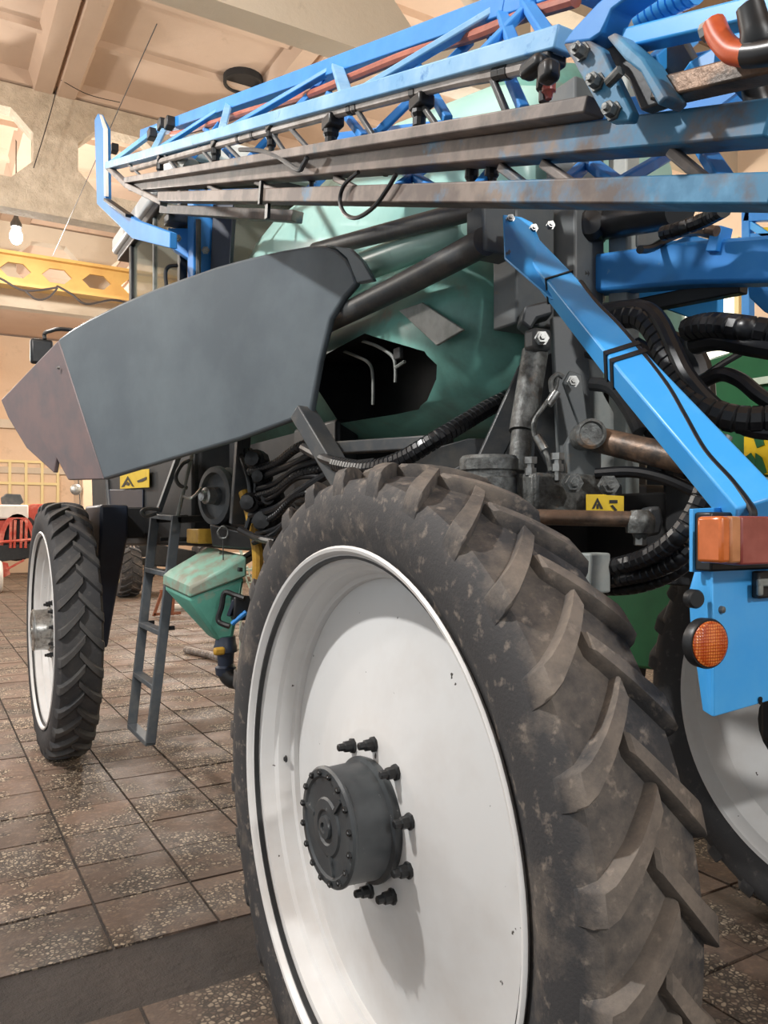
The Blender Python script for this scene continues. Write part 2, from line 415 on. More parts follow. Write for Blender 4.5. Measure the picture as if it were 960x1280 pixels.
def lattice_beam(y, zb, zt, th, mat, phase):
    """concrete beam across the hall with a row of eight-sided openings"""
    pitch = 1.9; ow, oh, ch = 1.28, (zt-zb)*.56, .3
    zc = (zb+zt)/2+.05; m = MB(); hy = th/2
    x0 = -8.6+phase; n = 10
    def quad(ax, az, bx, bz, cx, cz, dx, dz):
        m.add([(ax, y-hy, az), (bx, y-hy, bz), (cx, y-hy, cz), (dx, y-hy, dz), (ax, y+hy, az), (bx, y+hy, bz), (cx, y+hy, cz), (dx, y+hy, dz)],
              [(0,1,2,3), (7,6,5,4), (0,4,5,1), (1,5,6,2), (2,6,7,3), (3,7,4,0)])
    bm = bmesh.new()
    # front and back sheets with openings, then the opening walls
    def ring(cx): 
        a, b = ow/2, oh/2
        return [(cx-a, zc-b+ch), (cx-a+ch, zc-b), (cx+a-ch, zc-b), (cx+a, zc-b+ch), (cx+a, zc+b-ch), (cx+a-ch, zc+b), (cx-a+ch, zc+b), (cx-a, zc+b-ch)]
    for k in range(n):
        xl = x0+k*pitch; xr = xl+pitch; cx = (xl+xr)/2; R = ring(cx)
        outer = [(xl, zc-oh/2+ch), (cx-ow/2+ch, zb), (cx+ow/2-ch, zb), (xr, zc-oh/2+ch), (xr, zc+oh/2-ch), (cx+ow/2-ch, zt), (cx-ow/2+ch, zt), (xl, zc+oh/2-ch)]
        cor = {0: (xl, zb), 2: (xr, zb), 4: (xr, zt), 6: (xl, zt)}
        for s in (-1, 1):
            vo = [bm.verts.new((px, y+s*hy, pz)) for px, pz in outer]; vi = [bm.verts.new((px, y+s*hy, pz)) for px, pz in R]
            for i in range(8):
                j = (i+1) % 8
                if i in cor:
                    vc = bm.verts.new((cor[i][0], y+s*hy, cor[i][1])); bm.faces.new((vo[i], vc, vo[j], vi[j], vi[i]))
                else: bm.faces.new((vo[i], vo[j], vi[j], vi[i]))
        for i in range(8):
            j = (i+1) % 8
            bm.faces.new([bm.verts.new((R[i][0], y-hy, R[i][1])), bm.verts.new((R[j][0], y-hy, R[j][1])), bm.verts.new((R[j][0], y+hy, R[j][1])), bm.verts.new((R[i][0], y+hy, R[i][1]))])
    xe = x0+n*pitch
    for z, s in ((zb, 1), (zt, -1)):
        bm.faces.new([bm.verts.new(p) for p in ((x0, y-hy, z), (xe, y-hy, z), (xe, y+hy, z), (x0, y+hy, z))])
    bmesh.ops.remove_doubles(bm, verts=bm.verts, dist=.0005); bmesh.ops.recalc_face_normals(bm, faces=bm.faces)
    me = bpy.data.meshes.new('roof_beam'); bm.to_mesh(me); bm.free()
    return place('roof_beam', me, (0, 0, 0), mat, ceiling)
lattice_beam(7.25, 6.5, ZS+.1, .3, 'beam_smooth', 1.05)
lattice_beam(12.9, 6.3, ZS+.1, .3, 'beam_rough', .85)
lattice_beam(18.7, 6.3, ZS+.1, .3, 'beam_smooth', .55)
lattice_beam(1.3, 6.35, ZS+.1, .3, 'beam_smooth', .55)

# walls
def wall_with(name, mb, mat): return tag(part(name, mb, mat, smooth=0), kind='structure')
wf = wall_with('wall_front', MB().box((2.5, 31, 4.1), (24, .3, 8.4)), 'wall_plaster'); wf['label'] = 'warm plastered end wall of the hall'
# pilasters and relief panels of the end wall
for k, x in enumerate((-4.0, 2.0, 8.0)):
    part('pilaster', MB().box((x, 30.7, 4.1), (.5, .35, 8.2)), 'wall_plaster', wf, .01)
part('ledge', MB().box((2.5, 30.75, 5.2), (23, .25, .3)), 'beam_smooth', wf, .01)
part('ledge', MB().box((2.5, 30.8, 3.6), (23, .16, .22)), 'beam_smooth', wf, .01)
wr = wall_with('wall_right', MB().box((9.9, 12, 4.1), (.3, 38, 8.4)), 'wall_plaster'); wr['label'] = 'plastered long wall with tall day lit windows'
win_i = 1
for k, y in enumerate((4.2, 8.6, 13.0, 17.4)):
    wn = part('window_%d' % win_i, MB().box((9.73, y, 3.9), (.05, 3.1, 3.4)), 'window_day', smooth=0); tag(wn, kind='structure'); win_i += 1
    for q in range(4): part('window_bar', MB().box((9.69, y-1.55+q*3.1/3, 3.9), (.06, .07, 3.44)), 'cream_frame', wn)
    for q in range(3): part('window_bar', MB().box((9.68, y, 2.2+q*1.7), (.06, 3.16, .07)), 'cream_frame', wn)
# window grid low in the end wall, at the far left
def PYr(px, py): return PY(px, py, 30.8)
g0 = PYr(-30, 575); g1 = PYr(72, 632)
gw = part('window_%d' % win_i, MB().box(((g0.x+g1.x)/2, 30.82, (g0.z+g1.z)/2), (g1.x-g0.x, .06, g0.z-g1.z)), 'wall_plaster', smooth=0); tag(gw, kind='structure')
nb = 6
for q in range(nb): part('window_bar', MB().box((g0.x+(g1.x-g0.x)*q/(nb-1), 30.76, (g0.z+g1.z)/2), (.09, .1, g0.z-g1.z+.1)), 'cream_frame', gw)
for q in range(3): part('window_bar', MB().box(((g0.x+g1.x)/2, 30.75, g1.z+(g0.z-g1.z)*q/2), (g1.x-g0.x+.1, .1, .09)), 'cream_frame', gw)

# crane girder: yellow castellated beam across the hall
def crane():
    y = 17.6; a = PY(0, 318, y); b = PY(160, 352, y)
    zt = PY(60, 327, y).z; zb = PY(60, 361, y).z
    zt, zb = zt, zb
    g = thing('crane_girder', (2.5, y, zb), 'yellow overhead crane girder with a row of hexagonal holes', 'girder')
    bm = bmesh.new(); hy = .03; pitch = .78; x0 = -4.2; n = 17; zc = (zt+zb)/2; hh = (zt-zb)*.26; a0 = .14; a1 = .29
    for k in range(n):
        xl = x0+k*pitch; xr = xl+pitch; cx = (xl+xr)/2
        R = [(cx-a1, zc), (cx-a0, zc-hh), (cx+a0, zc-hh), (cx+a1, zc), (cx+a0, zc+hh), (cx-a0, zc+hh)]
        O = [(xl, zc), (cx-a0, zb), (cx+a0, zb), (xr, zc), (cx+a0, zt), (cx-a0, zt)]
        cor = {0: (xl, zb), 2: (xr, zb), 3: (xr, zt), 5: (xl, zt)}
        for s in (-1, 1):
            vo = [bm.verts.new((p[0], y+s*hy, p[1])) for p in O]; vi = [bm.verts.new((p[0], y+s*hy, p[1])) for p in R]
            for i in range(6):
                j = (i+1) % 6
                if i in cor: bm.faces.new((vo[i], bm.verts.new((cor[i][0], y+s*hy, cor[i][1])), vo[j], vi[j], vi[i]))
                else: bm.faces.new((vo[i], vo[j], vi[j], vi[i]))
        for i in range(6):
            j = (i+1) % 6
            bm.faces.new([bm.verts.new(q) for q in ((R[i][0], y-hy, R[i][1]), (R[j][0], y-hy, R[j][1]), (R[j][0], y+hy, R[j][1]), (R[i][0], y+hy, R[i][1]))])
    bmesh.ops.remove_doubles(bm, verts=bm.verts, dist=.0005); bmesh.ops.recalc_face_normals(bm, faces=bm.faces)
    me = bpy.data.meshes.new('web'); bm.to_mesh(me); bm.free()
    c = Vector((0, 0, 0)); place('web', me, c, 'crane_yellow', g)
    L = n*pitch
    part('flange', MB().box((x0+L/2, y, zt+.03), (L, .34, .06)), 'crane_yellow', g)
    part('flange', MB().box((x0+L/2, y, zb-.03), (L, .34, .06)), 'crane_yellow', g)
    return zb
CR_ZB = crane()
# cable draped under the girder
def draped(pts, name, label):
    c_ = tag(part(name, MB().tube(pts, .022, 6), 'cable_black'), label, 'cable')
    part('loop', MB().tube([PY(30, 362, 16.7), PY(45, 374, 16.7), PY(60, 372, 16.7), PY(72, 360, 16.7)], .02, 6), 'cable_black', c_)
draped([PY(-30, 338, 16.7), PY(0, 348, 16.7), PY(30, 363, 16.7), PY(68, 360, 16.7), PY(72, 358, 16.7), PY(90, 368, 16.7), PY(108, 380, 16.7), PY(140, 375, 16.7), PY(165, 380, 16.7)], 'power_cable', 'dark looped cable draped below the yellow crane girder')
# wires strung along the hall
for (p, q, lab) in (((196, 30), (66, 320), 'thin straight wire strung along the roof slabs right of the rib joint'),):
    a = PZ(p[0], p[1], 6.285); b = PZ(q[0], q[1], 6.285)
    tag(part('overhead_wire', MB().cyl(a, b, .005, 5), 'cable_black'), lab, 'wire')
tag(part('overhead_wire', MB().tube([PY(76, 100, 12.3), PY(110, 118, 12.3), PY(150, 128, 12.3)], .006, 5), 'cable_black'), 'short wire slung between the rib joint and the long wire', 'wire')
tag(part('overhead_wire', MB().tube([PY(72, 105, 12.6), PY(66, 130, 12.6), PY(56, 165, 12.6), PY(42, 210, 12.6)], .007, 5), 'cable_black'), 'thin wire running down across the rough concrete beam', 'wire')
# dark flue opening in the roof slab
fc = PZ(304, 104, 8.20)
fl = MB().lathe(fc, (0, 0, 1), [(.04, .0), (.04, .24), (-.02, .25), (-.02, .29), (.1, .29)], 24)
tag(part('roof_flue', fl, 'chassis_dark'), 'dark round flue pipe in the roof slab above the boom', 'flue')

# hanging lamps
def hanging_lamp(x, y, z, label):
    g = thing('hanging_lamp', (x, y, z), label, 'lamp', 'hanging lamps of the hall')
    part('cord', MB().cyl((x, y, z+.3), (x, y, ZS+.28), .008, 6), 'cable_black', g)
    part('socket', MB().lathe((x, y, z+.1), (0, 0, 1), [(0, .09), (.06, .09), (.14, .05), (.2, .03)], 14), 'dark_steel', g)
    part('bulb', MB().lathe((x, y, z-.1), (0, 0, 1), [(-.09, .002), (-.07, .06), (0, .1), (.08, .1), (.16, .07), (.21, .05)], 16), 'lamp_glow', g)
LP = PY(20, 292, 20.0)
labels = ['lamp above the near rear wheel', 'lamp hanging left of the cab', 'glowing lamp hanging above the yellow crane girder', 'lamp hanging near the far end wall', 'lamp hanging far right near the end wall', 'lamp hanging over the right side of the hall', 'added unseen fill lamp hanging behind the sprayer']
for (x, y, z, p, r_), lab in zip(LAMPS, labels): hanging_lamp(x, y, z, lab)
# ================================================================ the sprayer
SPR = thing('crop_sprayer', (2.165, 4.0, 0), 'large self propelled crop sprayer with blue folded boom and turquoise tank', 'sprayer')
TR, RR = .94, .715            # tyre and rim radius
WC = .142                     # tyre centre, inboard of the rim's outer edge
def tyre_mesh():
    """local: +X inboard, rim outer edge at x=0, hub axis along X"""
    m = MB(); n = 120
    hw = .128
    prof = [(WC-.112, .698), (WC-.124, .702), (WC-.130, .720), (WC-.146, .755), (WC-.152, .795), (WC-.148, .835), (WC-.140, .872), (WC-.122, .893), (WC-.06, .904), (WC, .907),
            (WC+.06, .904), (WC+.122, .893), (WC+.140, .872), (WC+.148, .835), (WC+.152, .795), (WC+.146, .755), (WC+.130, .720), (WC+.124, .702), (WC+.112, .698)]
    for sgn, xo in ((-1, 0), (1, 0)): pass
    m.lathe((0, 0, 0), (1, 0, 0), prof, n, closed=True, up=(0, 0, 1))
    # lugs
    NL = 30; st = 2*math.pi/NL
    def surf(xr, r): return r
    def pt(x, phi, r): return Vector((WC+x, r*math.cos(phi), r*math.sin(phi)))
    for side in (-1, 1):
        for k in range(NL):
            p0 = k*st+(0 if side < 0 else st*.5)
            secs = []
            # stations from the shoulder face to past the middle: (x, dphi, half width arc, top r, base r)
            stn = [(.1435, .006, .040, .868, .82), (.1405, .004, .040, .898, .84), (.132, -.002, .040, .918, .86), (.115, -.020, .038, .929, .875), (.092, -.050, .035, .934, .882), (.066, -.086, .0325, .938, .888), (.040, -.126, .031, .940, .892), (.012, -.172, .030, .940, .893), (-.014, -.218, .029, .938, .893), (-.020, -.230, .026, .930, .893)]
            for q, (x, dp, hwid, rt, rb) in enumerate(stn):
                c = p0+dp*.76; hwid *= .88; X = side*x
                secs.append([pt(X, c+hwid*1.22, rb), pt(X, c+hwid*.95, rt-.006), pt(X, c+hwid*.82, rt), pt(X, c-hwid*.82, rt), pt(X, c-hwid*.95, rt-.006), pt(X, c-hwid*1.22, rb)])
            m.loft(secs)
    # lug end ribs on the shoulder
    return m
def rim_mesh():
    m = MB()
    # outer profile from flange to the disc, then back of the barrel
    prof = [(.000, .722), (-.006, .716), (-.004, .708), (.004, .702), (.012, .699), (.014, .692), (.030, .690), (.034, .676), (.075, .668), (.085, .655), (.125, .645), (.132, .634), (.150, .632),
            (.148, .60), (.126, .46), (.098, .30), (.084, .235), (.080, .225), (.078, .0015), (.100, .0015), (.100, .235), (.112, .30), (.138, .46), (.165, .61), (.20, .632), (.245, .655), (.258, .690), (.272, .702), (.276, .718), (.268, .722), (.252, .700), (.20, .668), (.10, .662), (.04, .690), (.012, .712)]
    m.lathe((0, 0, 0), (1, 0, 0), prof, 96, closed=True)
    return m
def hub_mesh():
    m = MB()
    prof = [(.080, .0), (.080, .155), (.062, .162), (.055, .162), (.050, .150), (-.040, .146), (-.044, .152), (-.050, .152), (-.056, .146), (-.058, .128), (-.053, .122), (-.053, .075), (-.058, .070), (-.060, .045), (-.055, .040), (-.055, .03), (-.064, .028), (-.066, .014), (-.060, .012), (-.060, .0)]
    m.lathe((0, 0, 0), (1, 0, 0), prof, 48)
    return m
tm, _ = tyre_mesh().mesh('tyre', Vector((0, 0, 0)), 32); tm.materials.append(MATS['tyre_dusty'])
tm2 = tm.copy(); tm2.materials.clear(); tm2.materials.append(MATS['tyre_black'])
rm, _ = rim_mesh().mesh('rim', Vector((0, 0, 0)), 30); rm.materials.append(MATS['rim_white'])
hm, _ = hub_mesh().mesh('hub', Vector((0, 0, 0)), 30); hm.materials.append(MATS['hub_grey'])
hm2 = hm.copy(); hm2.materials.clear(); hm2.materials.append(MATS['bright_metal'])
gr_, _ = MB().lathe((0, 0, 0), (1, 0, 0), [(.013, .6985), (.013, .6885), (.028, .6865), (.028, .6985)], 96, closed=True).mesh('rim_groove_shade', Vector((0, 0, 0)), 30); gr_.materials.append(MATS['black_plastic'])  # black ring paints the shadow in the gap inside the flange
nut, _ = MB().lathe((0, 0, 0), (-1, 0, 0), [(0, .021), (.007, .021), (.010, .016), (.028, .0155), (.031, .011), (.046, .0105), (.048, .008)], 8).mesh('wheel_nut', Vector((0, 0, 0)), 25); nut.materials.append(MATS['black_plastic'])
cb, _ = MB().lathe((0, 0, 0), (-1, 0, 0), [(0, .0085), (.008, .0085), (.008, .005), (.011, .004)], 6).mesh('hub_bolt', Vector((0, 0, 0)), 25); cb.materials.append(MATS['black_plastic'])
rib, _ = MB().box((0, 0, 0), (.014, .05, .01)).mesh('hub_rib', Vector((0, 0, 0)), 0); rib.materials.append(MATS['hub_grey'])
def wheel(name, x, y, z, flip, roll, near, tyre):
    """name: wheel part on the sprayer; flip: outer side to the right"""
    o = place(name, rm, (x, y, z), None, SPR)
    o.rotation_euler = (roll, 0, math.pi if flip else 0)
    def kid(n, me, loc, rot=0):
        c = bpy.data.objects.new(n, me); COL.objects.link(c); c.parent = o; c.location = loc; c.rotation_euler = (rot, 0, 0); return c
    kid('tyre', tyre, (0, 0, 0)); kid('rim_groove_shade', gr_, (0, 0, 0)); kid('hub', hm if near else hm2, (0, 0, 0))
    for k in range(10):
        t = 2*math.pi*(k+.5)/10; kid('wheel_nut', nut, (.080, .197*math.cos(t), .197*math.sin(t)), t)
    if near:
        for k in range(16):
            t = 2*math.pi*(k+.3)/16; kid('hub_bolt', cb, (-.056, .137*math.cos(t), .137*math.sin(t)))
        for k in range(3):
            t = 2*math.pi*k/3+.15; kid('hub_rib', rib, (-.053, .095*math.cos(t), .095*math.sin(t)), t)
        v = MB().lathe((0, 0, 0), (-1, 0, 0), [(0, .012), (.003, .012), (.004, .008), (.008, .007), (.009, .004)], 10).mesh('valve', Vector((0, 0, 0)), 30)[0]; v.materials.append(MATS['black_plastic'])
        kid('valve', v, (.110, .648*math.cos(-.02-roll), .648*math.sin(-.02-roll)))
    return o
RW = (.957, 1.85, .932)
wheel('rear_wheel', *RW, False, .05, True, tm)
wheel('front_wheel', .765, 6.36, .932, False, .13, False, tm2)
wheel('rear_wheel', 3.385, 1.85, .932, True, .2, False, tm2)
# ================================================================ folded boom along the left side
XB, XA, XD = 1.05, 1.30, 1.10
def bar_px(p, q, X, wd, ht, mat, parent, name='chord', X2=None, bev=.004, up=None):
    a = PX(p[0], p[1], X); b = PX(q[0], q[1], X2 if X2 is not None else X)
    return part(name, MB().bar(a, b, wd, ht, up), mat, parent, bev)
# outer (tip) section -----------------------------------------------------------
boom = bar_px((136, 208), (709, 50), XB, .055, .042, 'blue_pale', SPR, 'boom_tip_section'); boom['label'] = 'pale blue lattice tip section of the folded boom'
bar_px((180, 169), (640, 8), XA, .055, .058, 'blue', boom)                    # rear top chord
bar_px((640, 8), (760, -34), XA, .055, .058, 'blue', boom)
bar_px((160, 226), (745, 134), XB, .05, .03, 'chord_dirty', boom)           # lower near chord
# end piece
bar_px((136, 207), (203, 157), XB, .03, .03, 'blue_pale', boom, 'brace', XA)
bar_px((137, 210), (160, 232), XB, .04, .03, 'chord_dirty', boom, 'brace')
bar_px((160, 232), (205, 254), XB, .04, .03, 'chord_dirty', boom, 'brace', XD)
# braces between near chord and rear chord
for (p, q, w_) in (((191, 190), (208, 157), .032), ((200, 186), (277, 136), .028), ((277, 165), (286, 130), .032), ((287, 162), (420, 84), .028),
                   ((434, 122), (421, 82), .04), ((443, 120), (627, 10), .032), ((594, 76), (672, -4), .03), ((644, 62), (627, 16), .028), ((690, 52), (655, 0), .03)):
    bar_px(p, q, XB+.01, w_, .02, 'blue_pale' if w_ > .03 else 'blue', boom, 'brace', XA)
# braces from lower near chord up to the rear chord (blue, behind)
for p, q in (((230, 212), (285, 140)), ((300, 205), (250, 155)), ((310, 200), (405, 100)), ((455, 172), (405, 110)), ((470, 168), (590, 50)), ((655, 138), (612, 40)), ((560, 150), (520, 80))):
    bar_px(p, q, XB+.03, .022, .022, 'blue', boom, 'brace', XA)
# thin struts between near chord and lower chord
for p, q in (((205, 192), (226, 218)), ((160, 204), (180, 224)), ((247, 180), (271, 210)), ((275, 173), (306, 205)), ((334, 157), (360, 196)), ((355, 151), (391, 192)), ((440, 128), (472, 178)), ((512, 108), (551, 165)), ((608, 80), (638, 152))):
    bar_px(p, q, XB, .014, .014, 'dark_steel', boom, 'strut')
# spray line and nozzle bodies
part('spray_line', MB().tube([PX(165, 212, XB), PX(300, 174, XB), PX(527, 113, XB), PX(626, 91, XB), PX(697, 73, XB)], .015, 10), 'pipe_grey', boom)
def nozzle(px, py, X, sc=1.0, cap='black_plastic', parent=None):
    p = PX(px, py, X); m = MB()
    nz = part('nozzle', m.lathe(p+Vector((0, 0, .02*sc)), (0, .1, -1), [(-.025*sc, .012*sc), (-.02*sc, .022*sc), (.02*sc, .024*sc), (.03*sc, .018*sc), (.05*sc, .018*sc), (.055*sc, .012*sc), (.075*sc, .011*sc)], 10), cap, parent, 0, 25)
    return nz
for (px, py, s_) in ((270, 193, .9), (340, 172, .9), (414, 168, 1.0), (525, 143, .9), (683, 92, .95), (200, 212, .8)):
    nozzle(px, py, XB, s_, 'black_plastic', boom)
    c = PX(px+2, py-14, XB); part('nozzle_clamp', MB().bar(c-Vector((0, .03*s_, .0)), c+Vector((0, .03*s_, 0)), .05*s_, .035*s_), 'black_plastic', boom, .006)
for (px, py) in ((300, 174), (318, 169), (440, 136), (447, 134), (625, 91), (634, 89), (520, 115)):
    c = PX(px, py, XB); d = (PX(px+10, py-2.3, XB)-c).normalized()
    part('pipe_coupling', MB().cyl(c-d*.012, c+d*.012, .017, 10), 'black_plastic', boom)
part('valve_body', MB().box(PX(668, 84, 1.01), (.035, .06, .03)), 'black_plastic', boom, .01)
part('valve_body', MB().box(PX(686, 90, 1.01), (.035, .035, .04)), 'black_plastic', boom, .01)
part('nozzle_cap', MB().lathe(PX(686, 110, XB), (0, 0, -1), [(-.012, .008), (-.01, .014), (.008, .014), (.012, .009), (.022, .006)], 12), 'lens_red', boom)
# terracotta hose along the rear chord
part('hose', MB().tube([PX(215, 168, XA-.04), PX(240, 163, XA-.04), PX(310, 140, XA-.04), PX(380, 121, XA-.04), PX(440, 97, XA-.04), PX(513, 68, XA-.04), PX(592, 45, XA-.04), PX(650, 22, XA-.04), PX(720, 0, XA-.04)], .016, 9), 'terracotta_hose', boom)
part('float_cylinder', MB().cyl(PX(222, 192, XB+.06), PX(240, 212, XB+.06), .045, 14), 'plate_grey', boom)
for px, py in ((203, 150), (212, 148), (190, 162), (143, 180)):
    part('end_clip', MB().box(PX(px, py+6, XA-.05), (.05, .07, .06)), 'black_plastic', boom, .006)
part('bent_pipe', MB().tube([PX(300, 187, XB-.02), PX(322, 188, XB-.02), PX(345, 195, XB-.02), PX(372, 212, XB-.02), PX(379, 206, XB-.02), PX(384, 197, XB-.02)], .008, 8), 'dark_steel', boom)
# inner section ----------------------------------------------------------------
b2 = bar_px((168, 234), (980, 153), XD, .07, .054, 'blue_dirty', SPR, 'boom_main_section'); b2['label'] = 'grimy blue main boom section under the tip section'
bar_px((205, 247), (985, 241), XD, .07, .046, 'blue_dirty', b2)
bar_px((240, 243), (985, 236), XD+.3, .05, .04, 'blue', b2)
bar_px((420, 176), (985, 118), XD+.3, .05, .045, 'blue', b2)
for p, q in (((321, 228), (374, 251)), ((420, 223), (477, 252)), ((627, 209), (659, 234)), ((680, 205), (744, 250)), ((262, 233), (290, 246)), ((840, 190), (890, 232))):
    bar_px(p, q, XD, .024, .018, 'chord_dirty', b2, 'brace')
for p, q in (((374, 250), (420, 205)), ((540, 235), (470, 190)), ((500, 232), (560, 190)), ((600, 232), (660, 160)), ((700, 235), (760, 180)), ((770, 232), (850, 185)), ((780, 236), (700, 175)), ((910, 232), (850, 140)), ((870, 165), (985, 80))):
    bar_px(p, q, XD, .028, .022, 'blue', b2, 'brace', XD+.3)
for (px, py) in ((258, 226), (390, 218), (483, 202), (603, 188), (590, 222), (615, 219), (330, 226)):
    nozzle(px, py, XD+.03, .7, 'black_plastic', b2)
# hanging cable loop and rest beam
part('cable_loop', MB().tube([PX(448, 215, XD-.05), PX(430, 232, XD-.05), PX(425, 252, XD-.05), PX(432, 268, XD-.05), PX(447, 272, XD-.05), PX(468, 258, XD-.05), PX(485, 235, XD-.05), PX(495, 218, XD-.05)], .006, 8), 'black_hose', b2)
part('rest_beam', MB().bar(PD(205, 262, 4.9), PD(372, 271, 3.6), .06, .05), 'chord_dirty', SPR, .004)
part('rest_strap', MB().bar(PX(335, 255, XD), PX(334, 274, XD), .012, .03), 'black_plastic', b2, .002)
part('rest_strap', MB().bar(PX(327, 226, XD-.04), PX(325, 256, XD-.04), .012, .02), 'black_plastic', b2, .002)
# hinge between the sections -----------------------------------------------------
hg = plate_px([(703, 54), (736, 50), (752, 60), (790, 140), (786, 152), (762, 153), (755, 147)], .985, .02, 'boom_hinge', 'blue_dirty', SPR); hg['label'] = 'bolted hinge bracket joining the boom sections'
plate_px([(703, 54), (716, 36), (748, 2), (768, -14), (800, -14), (780, 0), (764, 12), (757, 28), (750, 42), (736, 51)], .985, .05, 'hinge_ear', 'blue', hg)
plate_px([(757, 46), (768, 40), (803, 72), (833, 120), (822, 132), (800, 90), (780, 74)], .97, .05, 'hinge_plate', 'blue_dirty', hg)
plate_px([(742, 60), (775, 50), (803, 74), (822, 130), (800, 138), (785, 100)], 1.03, .03, 'hinge_plate', 'dark_steel', hg)
plate_px([(800, 80), (852, 45), (878, 92), (840, 108), (830, 112)], 1.09, .02, 'hinge_gusset', 'dark_steel', hg)
for px, py in ((729, 66), (748, 104), (768, 140)):
    hexbolt(PX(px, py, .985), (-1, -.2, 0), .0115, .03, 'hinge_bolt', 'rough_iron', hg)
part('grease_fitting', MB().cyl(PX(760, 104, .97), PX(776, 88, .97), .009, 8), 'rough_iron', hg)
# rear end of the boom, right of the hinge
bt = part('boom_rear_section', MB().bar(PX(786, 52, 1.03), PX(985, 6, 1.03), .04, .032), 'blue_light', SPR, .004); bt['label'] = 'blue rear boom end with spring and orange hose'
part('chord', MB().bar(PX(826, 116, 1.03), PX(985, 78, 1.03), .045, .034), 'rust_rod', bt, .004)
for p, q in (((812, 85), (860, 48)), ((850, 110), (940, 38)), ((862, 95), (985, 20)), ((905, 70), (960, 130))):
    part('brace', MB().bar(PX(p[0], p[1], 1.06), PX(q[0], q[1], 1.2), .035, .03), 'blue_light', bt, .003)
part('chord', MB().bar(PX(800, 100, 1.24), PX(985, 62, 1.24), .04, .04), 'blue', bt, .003)
part('chord', MB().bar(PX(735, -8, 1.3), PX(985, -70, 1.3), .05, .05), 'blue', bt, .003)
part('spring', MB().tube([PX(800, 24, 1.12), PX(830, 6, 1.12), PX(870, -14, 1.12)], .024, 12, ribs=.014, amp=.3), 'blue_light', bt)
part('hose', MB().tube([PX(892, 30, .98), PX(900, 48, .98), PX(915, 64, .98), PX(934, 68, .98), PX(940, 68, .98)], .0165, 12), 'orange_hose', bt)
part('hose_sleeve', MB().tube([PX(934, 68, .98), PX(955, 66, .98), PX(985, 60, .98)], .018, 12), 'black_hose', bt)
part('fitting', MB().cyl(PX(880, 42, .98), PX(889, 36, .98), .014, 8), 'bright_metal', bt)
nz = MB().lathe(PX(943, 30, .98), (.25, -.1, -1), [(-.03, .008), (-.025, .018), (.005, .02), (.02, .024), (.034, .02), (.036, .012)], 12)
part('nozzle', nz, 'black_plastic', bt)
part('nozzle', MB().lathe(PX(945, 118, 1.12), (.25, -.1, -1), [(-.03, .008), (-.025, .018), (.005, .02), (.02, .024), (.034, .02), (.036, .012)], 12), 'black_plastic', bt)
# ================================================================ body: tank, fairing, cab, chassis
XC = 2.165
def ray_plane(px, py, p1, p2):
    """where the sight line meets the upright plane through p1, p2 (plan points)"""
    u = (px-480)/FPX; dx, dy = S_+C_*u, C_-S_*u
    nx, ny = p2[1]-p1[1], p1[0]-p2[0]
    d = (nx*p1[0]+ny*p1[1])/(nx*dx+ny*dy); return PD(px, py, d)
FP1, FP2 = (.76, 4.64), (1.47, 2.74)
def FA(px, py): return ray_plane(px, py, FP1, FP2)
FN = Vector((FP1[1]-FP2[1], FP2[0]-FP1[0], 0)).normalized()      # inboard normal
# side fairing
top = [(72, 424), (88, 412), (110, 399), (150, 379), (190, 362), (230, 347), (270, 333), (310, 322), (350, 313), (385, 307), (404, 306), (420, 311), (433, 323), (441, 337), (446, 354)]
out = [FA(*p) for p in top+[(430, 372), (413, 398), (400, 450), (388, 517), (300, 549), (215, 574), (129, 600)]]
fr = part('side_fairing', MB().prism(out, FN*.035), 'fairing_grey', SPR, .014, seg=3); fr['label'] = 'big grey moulded side fairing'
k0, k1 = FA(73, 425), FA(129, 599)
bro = [k0, k1, PD(85, 600, 4.62), PD(70, 572, 4.72), PD(67, 591, 4.72), PD(33, 560, 4.98), PD(10, 522, 5.08), PD(1, 500, 5.14)]
ctr = sum(bro, Vector())/len(bro)
part('fairing_end', MB().prism([p-Vector((.0, 0, 0)) for p in bro], Vector((.028, .012, 0))), 'fairing_brown', fr, .006)
part('fairing_return', MB().prism([FA(404, 305), FA(420, 310), FA(433, 322), FA(446, 354), PD(466, 350, 3.02), PD(452, 325, 3.05), PD(437, 310, 3.1)], FN*.03), 'fairing_grey', fr, .006)
for px, py in ((74, 460), (110, 556)):
    hexbolt(PD(px, py, 4.52), (-1, -.3, 0), .009, .014, 'rivet', 'bright_metal', fr)
# tank -----------------------------------------------------------------------------
half = [(0, 2.06), (.30, 2.08), (.48, 2.17), (.58, 2.32), (.60, 2.46), (.56, 2.60), (.46, 2.72), (.40, 2.80), (.37, 2.9), (.365, 3.1), (.34, 3.28), (.24, 3.42), (.12, 3.47), (0, 3.48)]
prof = [(-a, z) for a, z in half]+[(a, z) for a, z in half[-2:0:-1]]
def tank_sec(y, sx, sz, zc=2.7): return [Vector((XC+a*sx, y, zc+(z-zc)*sz)) for a, z in prof]
tk = MB().loft([tank_sec(2.14, .72, .80), tank_sec(2.18, .86, .90), tank_sec(2.28, .96, .965), tank_sec(2.45, 1, 1), tank_sec(3.3, 1.0, 1.0), tank_sec(4.5, 1.0, 1.02), tank_sec(4.75, .96, 1.0), tank_sec(4.86, .85, .95), tank_sec(4.9, .72, .85)])
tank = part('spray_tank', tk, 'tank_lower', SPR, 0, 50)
tank['label'] = 'turquoise moulded spray tank'
